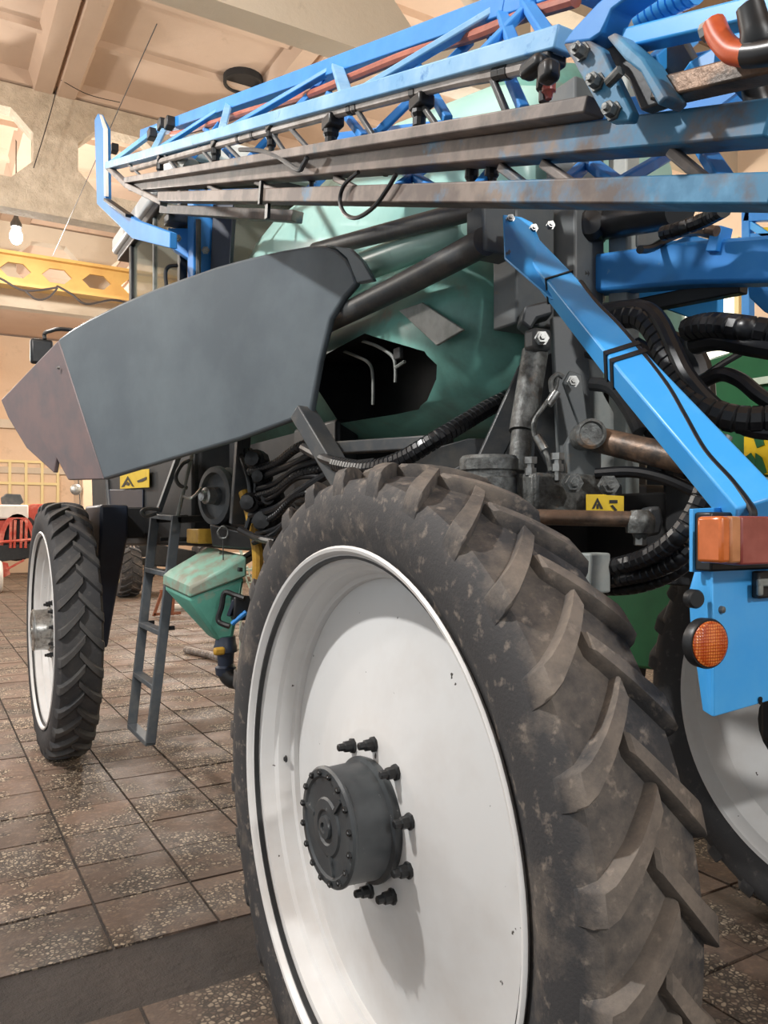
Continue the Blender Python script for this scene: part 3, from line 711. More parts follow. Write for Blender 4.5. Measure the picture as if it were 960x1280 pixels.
# pocket in the tank side; its shade is put in as black walls
rec = [(405, 432), (436, 414), (506, 436), (512, 452), (505, 470), (484, 496), (468, 507), (440, 514), (380, 526), (375, 450)]
cut = part('pocket_cutter', MB().prism([PX(a, b, 1.50) for a, b in rec], (.36, 0, 0)), 'black_plastic')
md = tank.modifiers.new('pocket', 'BOOLEAN'); md.object = cut; md.operation = 'DIFFERENCE'; md.solver = 'EXACT'; md.material_mode = 'TRANSFER'
dg = bpy.context.evaluated_depsgraph_get(); nm = bpy.data.meshes.new_from_object(tank.evaluated_get(dg)); tank.modifiers.clear()
tank.data = nm; bpy.data.objects.remove(cut)
for p in nm.polygons: p.use_smooth = True
nm.set_sharp_from_angle(angle=math.radians(40))
# dark equipment inside the pocket
False and part('pocket_liner', MB().prism([PX(a, b, 1.64) for a, b in [(396, 440), (440, 405), (520, 430), (516, 480), (470, 516), (396, 530)]], (.02, 0, 0)), 'black_plastic', tank)
for pts in ([(412, 432), (445, 445), (462, 455), (466, 475), (466, 506)], [(445, 424), (470, 432), (490, 445), (494, 460), (494, 478)], [(494, 460), (506, 452)]):
    part('pocket_rib', MB().tube([PX(a, b, 1.625) for a, b in pts], .007, 6), 'plate_grey', tank)
part('latch', MB().box(PX(498, 442, 1.63), (.02, .05, .045)), 'dark_steel', tank, .004)
# grey plate on the tank
g = [PX(498, 388, 1.55), PX(527, 378, 1.55), PX(579, 412, 1.55), PX(545, 432, 1.55)]
part('tank_plate', MB().prism(g, Vector((.012, 0, 0))), 'plate_grey', tank, .003)
# upper dome of the tank: strong light and haze painted as paler turquoise
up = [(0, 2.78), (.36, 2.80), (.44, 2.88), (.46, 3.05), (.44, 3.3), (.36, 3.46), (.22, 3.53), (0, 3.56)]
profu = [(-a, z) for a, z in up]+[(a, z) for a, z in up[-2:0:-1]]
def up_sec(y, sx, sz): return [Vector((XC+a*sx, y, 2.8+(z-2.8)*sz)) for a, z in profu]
part('tank_dome', MB().loft([up_sec(2.12, .8, .55), up_sec(2.17, .92, .66), up_sec(2.35, 1, .78), up_sec(3.0, 1.02, 1.0), up_sec(4.4, 1.02, 1.04), up_sec(4.7, .98, 1.0), up_sec(4.82, .85, .92)]), 'tank_turquoise_lit', tank, 0, 50)
part('rinse_tank', MB().lathe(PX(586, 284, 1.60), PX(420, 346, 1.60)-PX(586, 284, 1.60), [(0, .01), (.005, .03), (.03, .046), (.1, .054), (.9, .062), (1.2, .062), (1.22, .0)], 28), 'tank_turquoise_lit', SPR, 0, 40)
# carrier tubes beside the tank
part('carrier_tube', MB().cyl(PX(600, 260, 1.52), PX(395, 313, 1.52), .034, 20), 'dark_steel', SPR)
part('carrier_tube', MB().tube([PX(606, 302, 1.50), PX(520, 348, 1.50), PX(440, 388, 1.50), PX(380, 418, 1.52)], .044, 20), 'dark_steel', SPR)
# mast -----------------------------------------------------------------------------
ms = part('rear_mast', MB().box((1.88, 1.98, 2.3), (.13, .14, 1.7)), 'mast_grey', SPR, .008); ms['label'] = 'dark grey upright rear mast'
part('mast_plate', MB().box((1.72, 2.05, 2.55), (.16, .12, .4)), 'mast_grey', ms, .006)
part('mast_post', MB().box((1.98, 1.86, 2.55), (.06, .08, 1.6)), 'light_block', ms, .006)
part('mast_box', MB().box(PD(614, 292, 2.52), (.13, .09, .155)), 'mast_grey', ms, .008)
for px, py in ((638, 274), (638, 317), (688, 282), (687, 324), (667, 286)): hexbolt(PD(px, py, 2.35), (-.5, -.85, 0), .010, .02, 'bolt', 'bright_metal', ms)
# blue stay arm down to the tail light panel
A0, A1, A2, A3 = PD(640, 290, 2.45), PD(705, 365, 2.15), PD(800, 478, 1.78), PD(948, 645, 1.42)
def arm_sec(c, ax, wv, hv): return [c+wv*a+hv*b for a, b in ((-1,-1),(1,-1),(1,1),(-1,1))]
vd = Vector((S_, C_, 0)); dirv = (A3-A0).normalized(); hv = vd.cross(dirv).normalized(); wv = dirv.cross(hv).normalized()
secs = [arm_sec(A0, 0, wv*.03, hv*.025), arm_sec(A0.lerp(A1, .35), 0, wv*.03, hv*.034), arm_sec(A1, 0, wv*.035, hv*.036), arm_sec(A2, 0, wv*.035, hv*.040), arm_sec(A3, 0, wv*.035, hv*.043)]
arm = part('tail_light_arm', MB().loft(secs), 'blue_light', SPR, .005, 25); arm['label'] = 'slanting light blue arm carrying the tail light panel'
part('arm_bracket', MB().prism([PD(629, 268, 2.36), PD(652, 271, 2.36), PD(666, 278, 2.36), PD(676, 302, 2.33), PD(700, 340, 2.26), PD(722, 366, 2.14), PD(690, 374, 2.14), PD(631, 323, 2.36)], vd*.012), 'blue_light', arm, .003)
part('arm_rib', MB().prism([PD(645, 292, 2.40), PD(655, 288, 2.40), PD(722, 362, 2.10), PD(714, 372, 2.10)], vd*.03-Vector((0,0,0))), 'blue_light', arm, .003)
def on_arm(t, off, fr_=-.045):
    pts = [A0, A1, A2, A3]; f = t*3; i = min(2, int(f)); return pts[i].lerp(pts[i+1], f-i)+hv*off+wv*0-vd*abs(fr_)
part('cable', MB().tube([on_arm(.33, -.036), on_arm(.42, -.030), on_arm(.5, -.034), on_arm(.6, -.032), on_arm(.7, -.024), on_arm(.78, -.006), on_arm(.86, .012), on_arm(.93, .012), on_arm(.985, .02), on_arm(1.0, .03, .02)], .0075, 8), 'black_hose', arm)
for t0 in (.60, .625):
    c = A0.lerp(A1, 0) ; q = on_arm(t0, 0, 0)
    part('tape', MB().loft([arm_sec(q-dirv*.008, 0, wv*.038, hv*.042), arm_sec(q+dirv*.008, 0, wv*.038, hv*.042)]), 'black_plastic', arm)
q = on_arm(.31, 0, 0); part('tape', MB().loft([arm_sec(q-dirv*.003, 0, wv*.038, hv*.039), arm_sec(q+dirv*.003, 0, wv*.038, hv*.039)]), 'black_plastic', arm)
# tail light panel: faces backwards
YT = PD(905, 760, 1.42).y
def TP(px, py, dy=0): return PY(px, py, YT+dy)
tl = part('tail_light_panel', MB().prism([TP(891, 712), TP(990, 712), TP(990, 868), TP(893, 896)], (0, .006, 0)), 'blue_light', SPR, .002); tl['label'] = 'light blue folded panel with tail light and round amber reflector'
part('side_flange', MB().prism([TP(890, 711, .004), TP(893, 896, .004), TP(882, 889, .05), TP(866, 776, .05), TP(865, 740, .05), TP(874, 705, .05)], (.0, .006, 0)), 'blue_light', tl, .001)
part('top_lip', MB().prism([TP(866, 636, .03), TP(990, 630, .03), TP(990, 715, .03), TP(866, 715, .03)], (0, .008, 0)), 'blue_light', tl, .001)
def LB(x0, y0, x1, y1, dy, th, name, mat, parent, bev=.004):
    a = TP(x0, y0, dy-th); b = TP(x1, y1, dy-th); return part(name, MB().box(((a.x+b.x)/2, (a.y+b.y)/2+th/2, (a.z+b.z)/2), (abs(b.x-a.x), th, abs(a.z-b.z))), mat, parent, bev)
lamp = LB(889, 640, 995, 710, .03, .035, 'tail_lamp', 'black_plastic', tl, .004)
LB(902, 645, 914, 704, -.015, .05, 'amber_lens', 'lens_amber', lamp, .006)
LB(914, 645, 927, 704, -.015, .05, 'clear_lens', 'lens_clear_amber', lamp, .004)
LB(927, 645, 995, 704, -.015, .05, 'red_lens', 'lens_red', lamp, .004)
c = TP(883, 804, -.012)
rf = part('reflector', MB().lathe(c+Vector((0, .0, 0)), (-.12, -1, 0), [(-.012, .0), (-.012, .043), (.004, .044), (.008, .042), (.008, .038), (.004, .037)], 32), 'black_plastic', tl)
part('reflector_lens', MB().lathe(c, (-.12, -1, 0), [(.002, .0395), (.010, .039), (.013, .034), (.014, .0)], 32), 'reflector_amber', rf)
part('rubber_plug', MB().lathe(TP(864, 748, .03), (-.3, -1, 0), [(0, .017), (.014, .017), (.018, .014), (.018, 0)], 20), 'black_plastic', tl)
part('plate_holder', MB().box(TP(962, 730, -.008), (.085, .016, .05)), 'black_plastic', tl, .004)
part('holder_clip', MB().box(TP(958, 728, -.024), (.05, .008, .014)), 'plate_grey', tl, .003)
part('holder_clip', MB().box(TP(950, 737, -.024), (.012, .008, .022)), 'plate_grey', tl, .003)
part('panel_bolt', MB().lathe(TP(901, 762, 0), (0, -1, 0), [(0, .007), (.006, .006), (.008, .0)], 10), 'rough_iron', tl)
part('slot', MB().lathe(TP(950, 874, -.002), (0, -1, 0), [(0, .005), (.002, .005), (.002, 0)], 10), 'print_black', tl)
part('slot', MB().lathe(TP(950, 878, -.002), (0, -1, 0), [(0, .004), (.002, .004), (.002, 0)], 10), 'print_black', tl)
# lift frame behind the panel -------------------------------------------------------
la = MB(); X0 = 1.95
pts = [PX(743, 345, X0), PX(870, 331, X0), PX(985, 326, X0)]
la.loft([[p+Vector((sx*.045, 0, sz*h)) for sx, sz in ((-1,-1),(1,-1),(1,1),(-1,1))] for p, h in zip(pts, (.063, .062, .062))])
lift = part('lift_arm', la, 'blue', SPR, .012, 30); lift['label'] = 'thick blue lift arm of the boom'
part('arm_clamp', MB().box(PX(735, 345, X0-.02), (.12, .05, .17)), 'dark_steel', lift, .01)
hexbolt(PX(731, 343, X0-.08), (-1, -.3, 0), .014, .02, 'bolt', 'dark_steel', lift)
part('arm_lug', MB().prism([PX(881, 314, X0-.06), PX(895, 314, X0-.06), PX(902, 282, X0-.06), PX(890, 281, X0-.06)], (.05, 0, 0)), 'blue', lift, .003)
part('pin', MB().cyl(PX(884, 287, X0-.1), PX(896, 289, X0-.1), .014, 12), 'rust_rod', lift)
part('lift_crosshead', MB().prism([PX(775, 322, X0+.12), PX(800, 305, X0+.12), PX(845, 300, X0+.12), PX(862, 292, X0+.12), PX(870, 330, X0+.12), PX(775, 335, X0+.12)], (.1, 0, 0)), 'blue', lift, .005)
for (a, b, cc, d_) in ((795, 335, 815, 400), ):
    part('lift_plate', MB().prism([PX(798, 330, 2.1), PX(898, 330, 2.1), PX(897, 395, 2.1), PX(872, 401, 2.1), PX(798, 375, 2.1)], (.03, 0, 0)), 'blue_light', SPR, .004)
part('lift_plate', MB().prism([PX(930, 330, 2.3), PX(990, 330, 2.3), PX(990, 405, 2.3), PX(955, 390, 2.3), PX(936, 372, 2.3)], (.03, 0, 0)), 'blue', SPR, .004)
part('cross_link', MB().bar(PX(755, 392, 2.0), PX(930, 357, 2.0), .04, .045), 'black_plastic', SPR, .004)
part('lift_upright', MB().box((2.25, 1.4, 2.45), (.07, .07, 1.2)), 'light_block', SPR, .004)
part('lift_upright', MB().box((2.45, 1.42, 2.2), (.07, .07, 1.3)), 'chassis_dark', SPR, .004)
part('lift_cylinder', MB().cyl(PX(748, 282, 1.95), PX(850, 262, 1.85), .05, 16), 'black_hose', SPR)
part('cylinder_end', MB().lathe(PX(740, 284, 1.9), (-.8, -.6, 0), [(-.05, .0), (-.05, .05), (.03, .055), (.05, .04), (.06, .0)], 16), 'black_plastic', SPR)
part('mast_head', MB().box(PX(795, 300, 2.05), (.12, .12, .1)), 'mast_grey', SPR, .006)
# ================================================================ chassis, axle, hoses
fr1 = part('chassis_rail', MB().box((1.86, 4.0, 1.67), (.12, 6.6, .26)), 'chassis_dark', SPR, .006)
fr2 = part('chassis_rail', MB().box((2.47, 4.0, 1.67), (.12, 6.6, .26)), 'chassis_dark', SPR, .006)
for y in (.9, 2.6, 4.2, 5.6): part('cross_member', MB().box((2.165, y, 1.67), (.6, .14, .2)), 'chassis_dark', SPR, .006)
# rear axle and left portal leg
part('rear_axle', MB().box((2.2, 1.95, 1.72), (1.5, .22, .24)), 'chassis_dark', SPR, .012)
for x in (1.36, 2.95):
    part('portal_leg', MB().box((x, 1.9, 1.3), (.14, .2, .9)), 'chassis_dark', SPR, .02)
    part('hub_motor', MB().cyl((x-.12 if x < 2 else x-.05, 1.85, .93), (x+.06 if x < 2 else x+.14, 1.85, .93), .17, 24), 'chassis_dark', SPR)
ax = part('axle_housing', MB().box(PD(690, 622, 2.3), (.26, .16, .13)), 'rough_iron', SPR, .012); ax['label'] = 'rough cast steering knuckle housing'
kp = PD(611, 590, 2.28)
part('kingpin_cap', MB().lathe(kp, (0, 0, 1), [(-.10, .085), (-.02, .085), (-.015, .078), (.0, .078), (.005, .084), (.035, .084), (.045, .076), (.048, .0)], 28), 'rough_iron', SPR)
part('housing_front', MB().box(PD(680, 618, 2.22), (.12, .05, .11)), 'rough_iron', ax, .01)
for px, py in ((663, 585), (697, 580)):
    p = PD(px, py, 2.2); part('stud', MB().lathe(p, (0, 0, 1), [(-.045, .01), (-.02, .01), (-.02, .017), (.0, .017), (.0, .011), (.012, .011), (.012, .019), (.03, .019), (.03, .0)], 6), 'bright_metal', ax, 0, 20)
for px, py in ((715, 604), (760, 607)):
    hexbolt(PD(px, py, 2.15), (-.5, -.85, 0), .022, .04, 'bolt', 'rough_iron', ax)
part('housing_ear', MB().prism([PD(708, 555, 2.3), PD(722, 530, 2.3), PD(752, 530, 2.3), PD(752, 610, 2.3), PD(712, 610, 2.3)], vd*.05), 'mast_grey', ax, .006)
# lower link
part('lower_link', MB().cyl(PD(745, 549, 2.25), PD(885, 582, 2.0), .036, 18), 'rust_rod', SPR)
part('link_bush', MB().lathe(PD(737, 543, 2.2), (-.5, -.85, 0), [(-.09, 0), (-.09, .036), (.0, .036), (.004, .042), (.02, .042), (.024, .034), (.016, .03), (.016, .0)], 24), 'rough_iron', SPR)
# damper
d0, d1, d2 = PD(675, 428, 2.5), PD(653, 540, 2.42), PD(648, 590, 2.40)
part('damper', MB().cyl(PD(669, 440, 2.49), d1, .041, 20), 'rough_iron', SPR)
part('damper_rod', MB().cyl(d1, d2, .033, 16), 'rough_iron', SPR)
ck = part('damper_clevis', MB().prism([PD(651, 402, 2.46), PD(656, 382, 2.46), PD(690, 374, 2.46), PD(692, 392, 2.46), PD(672, 398, 2.46), PD(664, 412, 2.46)], vd*.09), 'dark_steel', SPR, .008)
part('damper_eye', MB().box(PD(672, 426, 2.46), (.07, .06, .07)), 'dark_steel', SPR, .015)
hexbolt(PD(677, 423, 2.42), (-.5, -.85, 0), .017, .03, 'bolt', 'bright_metal', ck)
# tank cradle
part('cradle_leg', MB().prism([PD(560, 590, 2.62), PD(598, 570, 2.62), PD(650, 455, 2.62), PD(692, 440, 2.62), PD(740, 600, 2.62), PD(690, 590, 2.62), PD(655, 520, 2.62), PD(620, 590, 2.62)], vd*.05), 'dark_steel', SPR, .005)
part('cradle_plate', MB().prism([PD(690, 395, 2.55), PD(735, 395, 2.55), PD(742, 600, 2.5), PD(700, 600, 2.5)], vd*.04), 'mast_grey', SPR, .005)
part('cradle_gusset', MB().prism([PD(742, 470, 2.6), PD(800, 575, 2.6), PD(742, 590, 2.6)], vd*.03), 'light_block', SPR, .004)
part('cradle_base', MB().prism([PD(500, 572, 2.75), PD(585, 548, 2.75), PD(700, 548, 2.7), PD(700, 640, 2.7), PD(500, 620, 2.75)], vd*.03), 'dark_steel', SPR, .005)
part('cradle_beam', MB().bar(PD(425, 560, 3.3), PD(560, 552, 2.9), .07, .05), 'dark_steel', SPR, .006)
part('cradle_strut', MB().bar(PD(378, 515, 3.3), PD(432, 605, 3.1), .09, .07), 'dark_steel', SPR, .006)
# safety cable
part('cable_bracket', MB().prism([PD(704, 478, 2.4), PD(712, 463, 2.4), PD(727, 468, 2.4), PD(735, 530, 2.4), PD(724, 532, 2.4)], vd*.02), 'mast_grey', SPR, .003)
hexbolt(PD(716, 477, 2.36), (-.5, -.85, 0), .014, .02, 'bolt', 'bright_metal', SPR)
cbl = part('safety_cable', MB().tube([PD(697, 472, 2.36), PD(693, 488, 2.36), PD(680, 508, 2.34), PD(668, 526, 2.33), PD(668, 543, 2.33), PD(676, 556, 2.32), PD(684, 570, 2.3), PD(688, 588, 2.3)], .007, 8), 'rough_iron', SPR)
part('sleeve', MB().cyl(PD(696, 490, 2.35), PD(685, 506, 2.35), .013, 12), 'bright_metal', cbl)
part('sleeve', MB().cyl(PD(671, 545, 2.32), PD(681, 562, 2.31), .013, 12), 'bright_metal', cbl)
part('shackle', MB().tube([PD(690, 490, 2.36), PD(689, 476, 2.36), PD(697, 468, 2.36), PD(704, 472, 2.36)], .008, 8), 'rough_iron', cbl)
# tie rod, ball joint
tr = part('tie_rod', MB().cyl(PD(660, 646, 2.05), PD(788, 649, 2.0), .02, 16), 'rust_rod', SPR)
part('ball_joint', MB().lathe(PD(800, 652, 2.0), (0, 0, 1), [(-.05, .012), (-.03, .02), (-.028, .034), (-.005, .038), (.012, .036), (.028, .022), (.03, 0)], 18), 'rough_iron', tr)
part('castle_nut', MB().lathe(PD(800, 676, 2.0), (0, 0, 1), [(-.012, .01), (-.01, .016), (.012, .016), (.012, 0)], 6), 'bright_metal', tr)
part('steering_arm', MB().prism([PD(806, 655, 2.06), PD(812, 635, 2.06), PD(826, 632, 2.06), PD(830, 652, 2.06), PD(826, 668, 2.06), PD(808, 672, 2.06)], vd*.08), 'dark_steel', tr, .008)
# warning plate
WPn = Vector((-.5, -.86, 0)).normalized()
wp = part('warning_plate', MB().prism([PD(733, 618, 2.06), PD(757, 618, 2.06), PD(759, 619, 2.06), PD(780, 620, 2.06), PD(780, 640, 2.06), PD(733, 638, 2.06)], vd*.004), 'yellow_plate', SPR, .001); wp['label'] = 'yellow warning plate with black pictograms'
def flat(pts, d, name, mat, parent, th=.0015): return part(name, MB().prism([PD(a, b, d) for a, b in pts], vd*th), mat, parent)
flat([(740, 636), (747, 622), (754, 636), (751, 636), (747, 627), (743, 636)], 2.057, 'pictogram', 'print_black', wp)
flat([(746, 636), (746, 630), (748.5, 630), (748.5, 636)], 2.057, 'pictogram', 'print_black', wp)
flat([(762, 625), (772, 625), (772, 629), (762, 629)], 2.057, 'pictogram', 'print_black', wp)
flat([(763, 632), (766, 631), (772, 638), (769, 639)], 2.057, 'pictogram', 'print_black', wp)
part('grey_block', MB().box(PD(742, 716, 2.0), (.07, .05, .1)), 'light_block', SPR, .006)
part('rear_crossbeam', MB().box((2.3, 1.45, 1.72), (1.1, .1, .22)), 'chassis_dark', SPR, .008)
part('valve_block', MB().box((2.0, 2.1, 2.0), (.4, .3, .4)), 'chassis_dark', SPR, .02)
part('gap_blocker', MB().box((2.62, 2.5, 2.0), (.04, .7, .7)), 'chassis_dark', SPR, .006)  # added dark plate, blocks a bright window gap behind the mast
part('pump_box', MB().box((2.4, 3.0, 1.95), (.5, .7, .4)), 'chassis_dark', SPR, .02)
# hose runs at the rear
def hose(pts, r, name='hydraulic_hose', mat='black_hose', ribs=0, n=10):
    return part(name, MB().tube([PD(*p) for p in pts], r, n, ribs=ribs), mat, SPR)
hose([(740, 712, 2.1), (770, 708, 2.0), (810, 696, 1.9), (845, 672, 1.82), (868, 640, 1.8), (882, 605, 1.8), (888, 570, 1.85), (880, 540, 1.9)], .023, ribs=.022)
hose([(745, 730, 2.1), (775, 724, 2.0), (815, 715, 1.92), (850, 698, 1.85), (872, 668, 1.84), (890, 620, 1.86), (898, 570, 1.9)], .019, ribs=.02)
hose([(745, 738, 2.1), (790, 736, 2.0), (830, 724, 1.94), (858, 706, 1.9), (880, 680, 1.9), (905, 640, 1.95)], .015, ribs=.022)
hose([(750, 722, 2.05), (790, 712, 1.96), (820, 700, 1.9), (850, 680, 1.86)], .012)
hose([(740, 400, 2.5), (765, 398, 2.4), (800, 396, 2.3), (818, 412, 2.25), (832, 440, 2.2), (846, 470, 2.15), (862, 495, 2.1), (890, 515, 2.05), (930, 525, 2.0), (990, 522, 1.95)], .036, ribs=.03)
hose([(755, 388, 2.4), (800, 384, 2.3), (825, 400, 2.22), (845, 440, 2.15), (860, 470, 2.1), (890, 505, 2.05), (935, 535, 2.0), (990, 540, 1.95)], .022)
hose([(860, 412, 2.3), (890, 406, 2.2), (930, 410, 2.1), (990, 420, 2.05)], .035, ribs=.03)
hose([(870, 430, 2.3), (900, 425, 2.2), (940, 432, 2.1), (990, 440, 2.05)], .03)
hose([(872, 480, 2.2), (900, 468, 2.15), (925, 475, 2.1), (950, 495, 2.05), (990, 520, 2.0)], .02)
hose([(850, 505, 2.3), (870, 480, 2.3), (895, 460, 2.3), (925, 442, 2.3)], .010)
hose([(735, 440, 2.5), (760, 450, 2.45), (780, 480, 2.4), (800, 520, 2.35), (815, 545, 2.3)], .02)
hose([(740, 480, 2.45), (765, 485, 2.4), (785, 510, 2.35), (800, 540, 2.3)], .022, 'hydraulic_hose', 'dark_steel')
hose([(745, 592, 2.2), (790, 590, 2.15), (830, 598, 2.1), (870, 615, 2.05)], .016)
hose([(790, 430, 2.6), (830, 460, 2.55), (850, 520, 2.5), (880, 600, 2.4)], .03)
hose([(820, 420, 2.7), (870, 450, 2.65), (880, 520, 2.6), (870, 600, 2.5)], .04)
hose([(780, 470, 2.7), (820, 500, 2.65), (840, 560, 2.6), (850, 620, 2.5)], .045)
hose([(870, 540, 2.6), (890, 560, 2.55), (885, 600, 2.5), (870, 640, 2.5)], .03)
hose([(905, 300, 2.6), (870, 290, 2.5), (840, 296, 2.4), (815, 310, 2.35), (800, 312, 2.3)], .012)
hose([(828, 292, 2.2), (850, 286, 2.15), (880, 275, 2.1), (905, 262, 2.0)], .02, ribs=.02)
hose([(420, 580, 3.0), (460, 586, 2.8), (500, 575, 2.7), (540, 552, 2.65), (580, 528, 2.7), (610, 510, 2.75), (650, 490, 2.8)], .03, ribs=.02)
hose([(380, 560, 3.4), (410, 575, 3.1), (440, 582, 2.9), (470, 580, 2.8)], .022)
part('hose_fitting', MB().cyl(PD(898, 568, 1.9), PD(910, 545, 1.9), .012, 10), 'bright_metal', SPR)
# engine bay (dark, between the ladder and the rear wheel)
part('engine_block', MB().box((1.95, 4.1, 2.0), (.55, 1.5, .62)), 'chassis_dark', SPR, .03)
part('engine_side', MB().box((1.72, 3.55, 2.0), (.12, .5, .4)), 'black_plastic', SPR, .02)
part('bay_post', MB().bar(PD(304, 545, 4.0), PD(296, 655, 4.05), .07, .04), 'dark_steel', SPR, .004)
pc = PD(272, 620, 4.25)
pl = part('pulley', MB().lathe(pc, (-1, -.25, 0), [(-.06, .10), (-.06, .155), (-.03, .145), (.0, .16), (.025, .155), (.03, .125), (.005, .118), (.005, .05), (.03, .045), (.045, .03), (.05, .0)], 32), 'dark_steel', SPR)
part('pulley_hub', MB().lathe(pc, (-1, -.25, 0), [(.03, .0), (.03, .045), (.075, .045), (.08, .03), (.10, .028), (.10, 0)], 16), 'bright_metal', pl)
part('pulley_lever', MB().tube([PD(252, 610, 4.2), PD(240, 622, 4.15), PD(228, 620, 4.15)], .008, 6), 'bright_metal', SPR)
part('tow_ring', MB().tube([PD(272, 665, 4.1), PD(278, 658, 4.1), PD(285, 663, 4.1), PD(283, 672, 4.1), PD(275, 672, 4.1), PD(272, 665, 4.1)], .006, 6), 'rough_iron', SPR)
part('chain', MB().cyl(PD(279, 672, 4.1), PD(279, 700, 4.12), .003, 6), 'dark_steel', SPR)
part('bay_floor', MB().prism([PD(262, 655, 4.2), PD(330, 672, 3.9), PD(345, 690, 3.9), PD(265, 683, 4.2)], vd*.3), 'black_plastic', SPR, .01)
part('bay_box', MB().box(PD(258, 670, 4.45), (.16, .22, .08)), 'yellow_hose', SPR, .006)
for i in range(9):
    y0 = 560+i*11; hose([(320+random.uniform(-8, 8), y0+30, 3.9), (345, y0+18+random.uniform(-6, 6), 3.75), (372, y0+random.uniform(-8, 8), 3.6), (410, y0-14+random.uniform(-10, 10), 3.5)], random.uniform(.012, .024), ribs=.02 if i % 3 == 0 else 0)
for i in range(6):
    hose([(300+random.uniform(-10, 30), 560+random.uniform(0, 40), 4.0), (320+random.uniform(-10, 20), 600+random.uniform(-20, 20), 3.9), (310+random.uniform(-10, 30), 650+random.uniform(-10, 15), 3.9)], .014)
for px, py, s_ in ((318, 574, .05), (325, 596, .04), (338, 622, .05), (330, 650, .06), (352, 640, .05), (312, 628, .05)):
    part('pump_fitting', MB().lathe(PD(px, py, 3.85), (-.6, -.8, 0), [(-.1, s_), (0, s_), (.01, s_*.7), (.05, s_*.7), (.055, 0)], 10), 'black_plastic', SPR)
part('suction_hose', MB().tube([PD(305, 615, 4.0), PD(315, 650, 3.95), PD(322, 690, 3.95), PD(322, 730, 3.95)], .028, 10), 'yellow_hose', SPR)
part('drain_hose', MB().tube([PD(300, 662, 3.9), PD(320, 672, 3.8), PD(345, 678, 3.6)], .018, 8), 'black_hose', SPR)
# cab ------------------------------------------------------------------------------
cab = part('cab', MB().box((2.19, 5.75, 2.35), (1.3, 1.5, .75)), 'chassis_dark', SPR, .02); cab['label'] = 'dark cab with glass and white roof'
ca = lambda px, py: PX(px, py, 1.40)
zR = ca(165, 300).z; yF = ca(163, 300).y; yR = ca(224, 300).y
part('cab_roof', MB().box((2.165, (yF+yR)/2+.1, zR+.10), (1.62, yF-yR+.75, .14)), 'roof_white', cab, .03)
part('roof_gutter', MB().box((2.165, (yF+yR)/2+.1, zR+.0), (1.56, yF-yR+.6, .07)), 'black_plastic', cab, .01)
for y in (yF, yR, ): part('cab_pillar', MB().bar((1.42, y, 2.6), (1.42, y, zR), .05, .06), 'black_plastic', cab, .006)
part('cab_pillar', MB().bar((1.42, (yF+yR)/2, 2.6), (1.42, (yF+yR)/2, zR), .03, .03), 'plate_grey', cab, .004)
part('side_window', MB().box((1.425, (yF+yR)/2, (2.7+zR)/2), (.008, yF-yR-.06, zR-2.7)), 'cab_glass', cab)
part('rear_window', MB().box((2.165, yR, (2.7+zR)/2), (1.4, .008, zR-2.7)), 'cab_glass', cab)
part('far_window', MB().box((2.9, (yF+yR)/2, (2.7+zR)/2), (.008, yF-yR, zR-2.7)), 'cab_glass', cab)
for y in (yF, yR): part('cab_pillar', MB().bar((2.9, y, 2.6), (2.9, y, zR), .05, .06), 'black_plastic', cab, .006)
part('cab_rear_panel', MB().prism([PD(266, 255, 4.75), PD(292, 255, 4.7), PD(286, 350, 4.7), PD(262, 360, 4.75)], vd*.1), 'navy_dark', cab, .006)
part('grab_handle', MB().tube([PD(208, 358, 4.9), PD(207, 340, 4.9), PD(212, 333, 4.9), PD(222, 332, 4.9)], .012, 8), 'black_plastic', cab)
cb_low = part('cab_step_box', MB().prism([PX(114, 590, 1.50), PX(240, 560, 1.50), PX(240, 682, 1.50), PX(125, 682, 1.50), PX(116, 660, 1.50)], (.5, 0, 0)), 'chassis_dark', SPR, .02)
part('box_door', MB().prism([PX(132, 612, 1.485), PX(178, 612, 1.485), PX(178, 662, 1.485), PX(132, 668, 1.485)], (.01, 0, 0)), 'navy_dark', cb_low, .004)
part('box_rib', MB().cyl(PX(134, 600, 1.485), PX(140, 668, 1.485), .018, 8), 'dark_steel', cb_low)
ws = part('warning_sticker', MB().prism([PX(150, 590, 1.47), PX(186, 586, 1.47), PX(186, 609, 1.47), PX(150, 611, 1.47)], (.004, 0, 0)), 'yellow_plate', cb_low)
def flx(pts, X, name, mat, parent): return part(name, MB().prism([PX(a, b, X) for a, b in pts], (.002, 0, 0)), mat, parent)
flx([(151.5, 609), (159.5, 595), (167.5, 608.5), (165, 608), (159.5, 599), (155, 608)], 1.466, 'pictogram', 'print_black', ws)
flx([(157, 606), (159, 602), (162, 604), (161, 607)], 1.466, 'pictogram', 'print_black', ws)
flx([(171, 601), (178, 598), (183, 596), (183, 599), (178, 602), (172, 603)], 1.466, 'pictogram', 'print_black', ws)
# front axle leg
part('front_leg', MB().loft([[Vector((1.22+sx*a, y0 if sy < 0 else 6.62, z)) for sx, sy in ((-1,-1),(1,-1),(1,1),(-1,1))] for a, y0, z in ((.05, 6.5, .74), (.07, 6.36, 1.05), (.10, 6.02, 1.62), (.10, 6.0, 1.85))]), 'navy_dark', SPR, .02)
part('front_axle', MB().box((2.165, 6.4, 1.72), (1.9, .25, .24)), 'chassis_dark', SPR, .012)
part('front_hub_motor', MB().cyl((.85, 6.36, .93), (1.12, 6.36, .93), .16, 20), 'chassis_dark', SPR)
part('steering_cylinder', MB().cyl(PX(118, 662, 1.2), PX(155, 672, 1.5), .03, 10), 'dark_steel', SPR)
# mirror
mr = part('mirror', MB().box(PD(52, 440, 6.4), (.17, .06, .2)), 'black_plastic', SPR, .02)
part('mirror_arm', MB().tube([PD(56, 424, 6.4), PD(56, 417, 6.4), PD(62, 414, 6.3), PD(85, 412, 6.2), Vector((1.42, yF, 3.12))], .016, 8), 'black_plastic', mr)
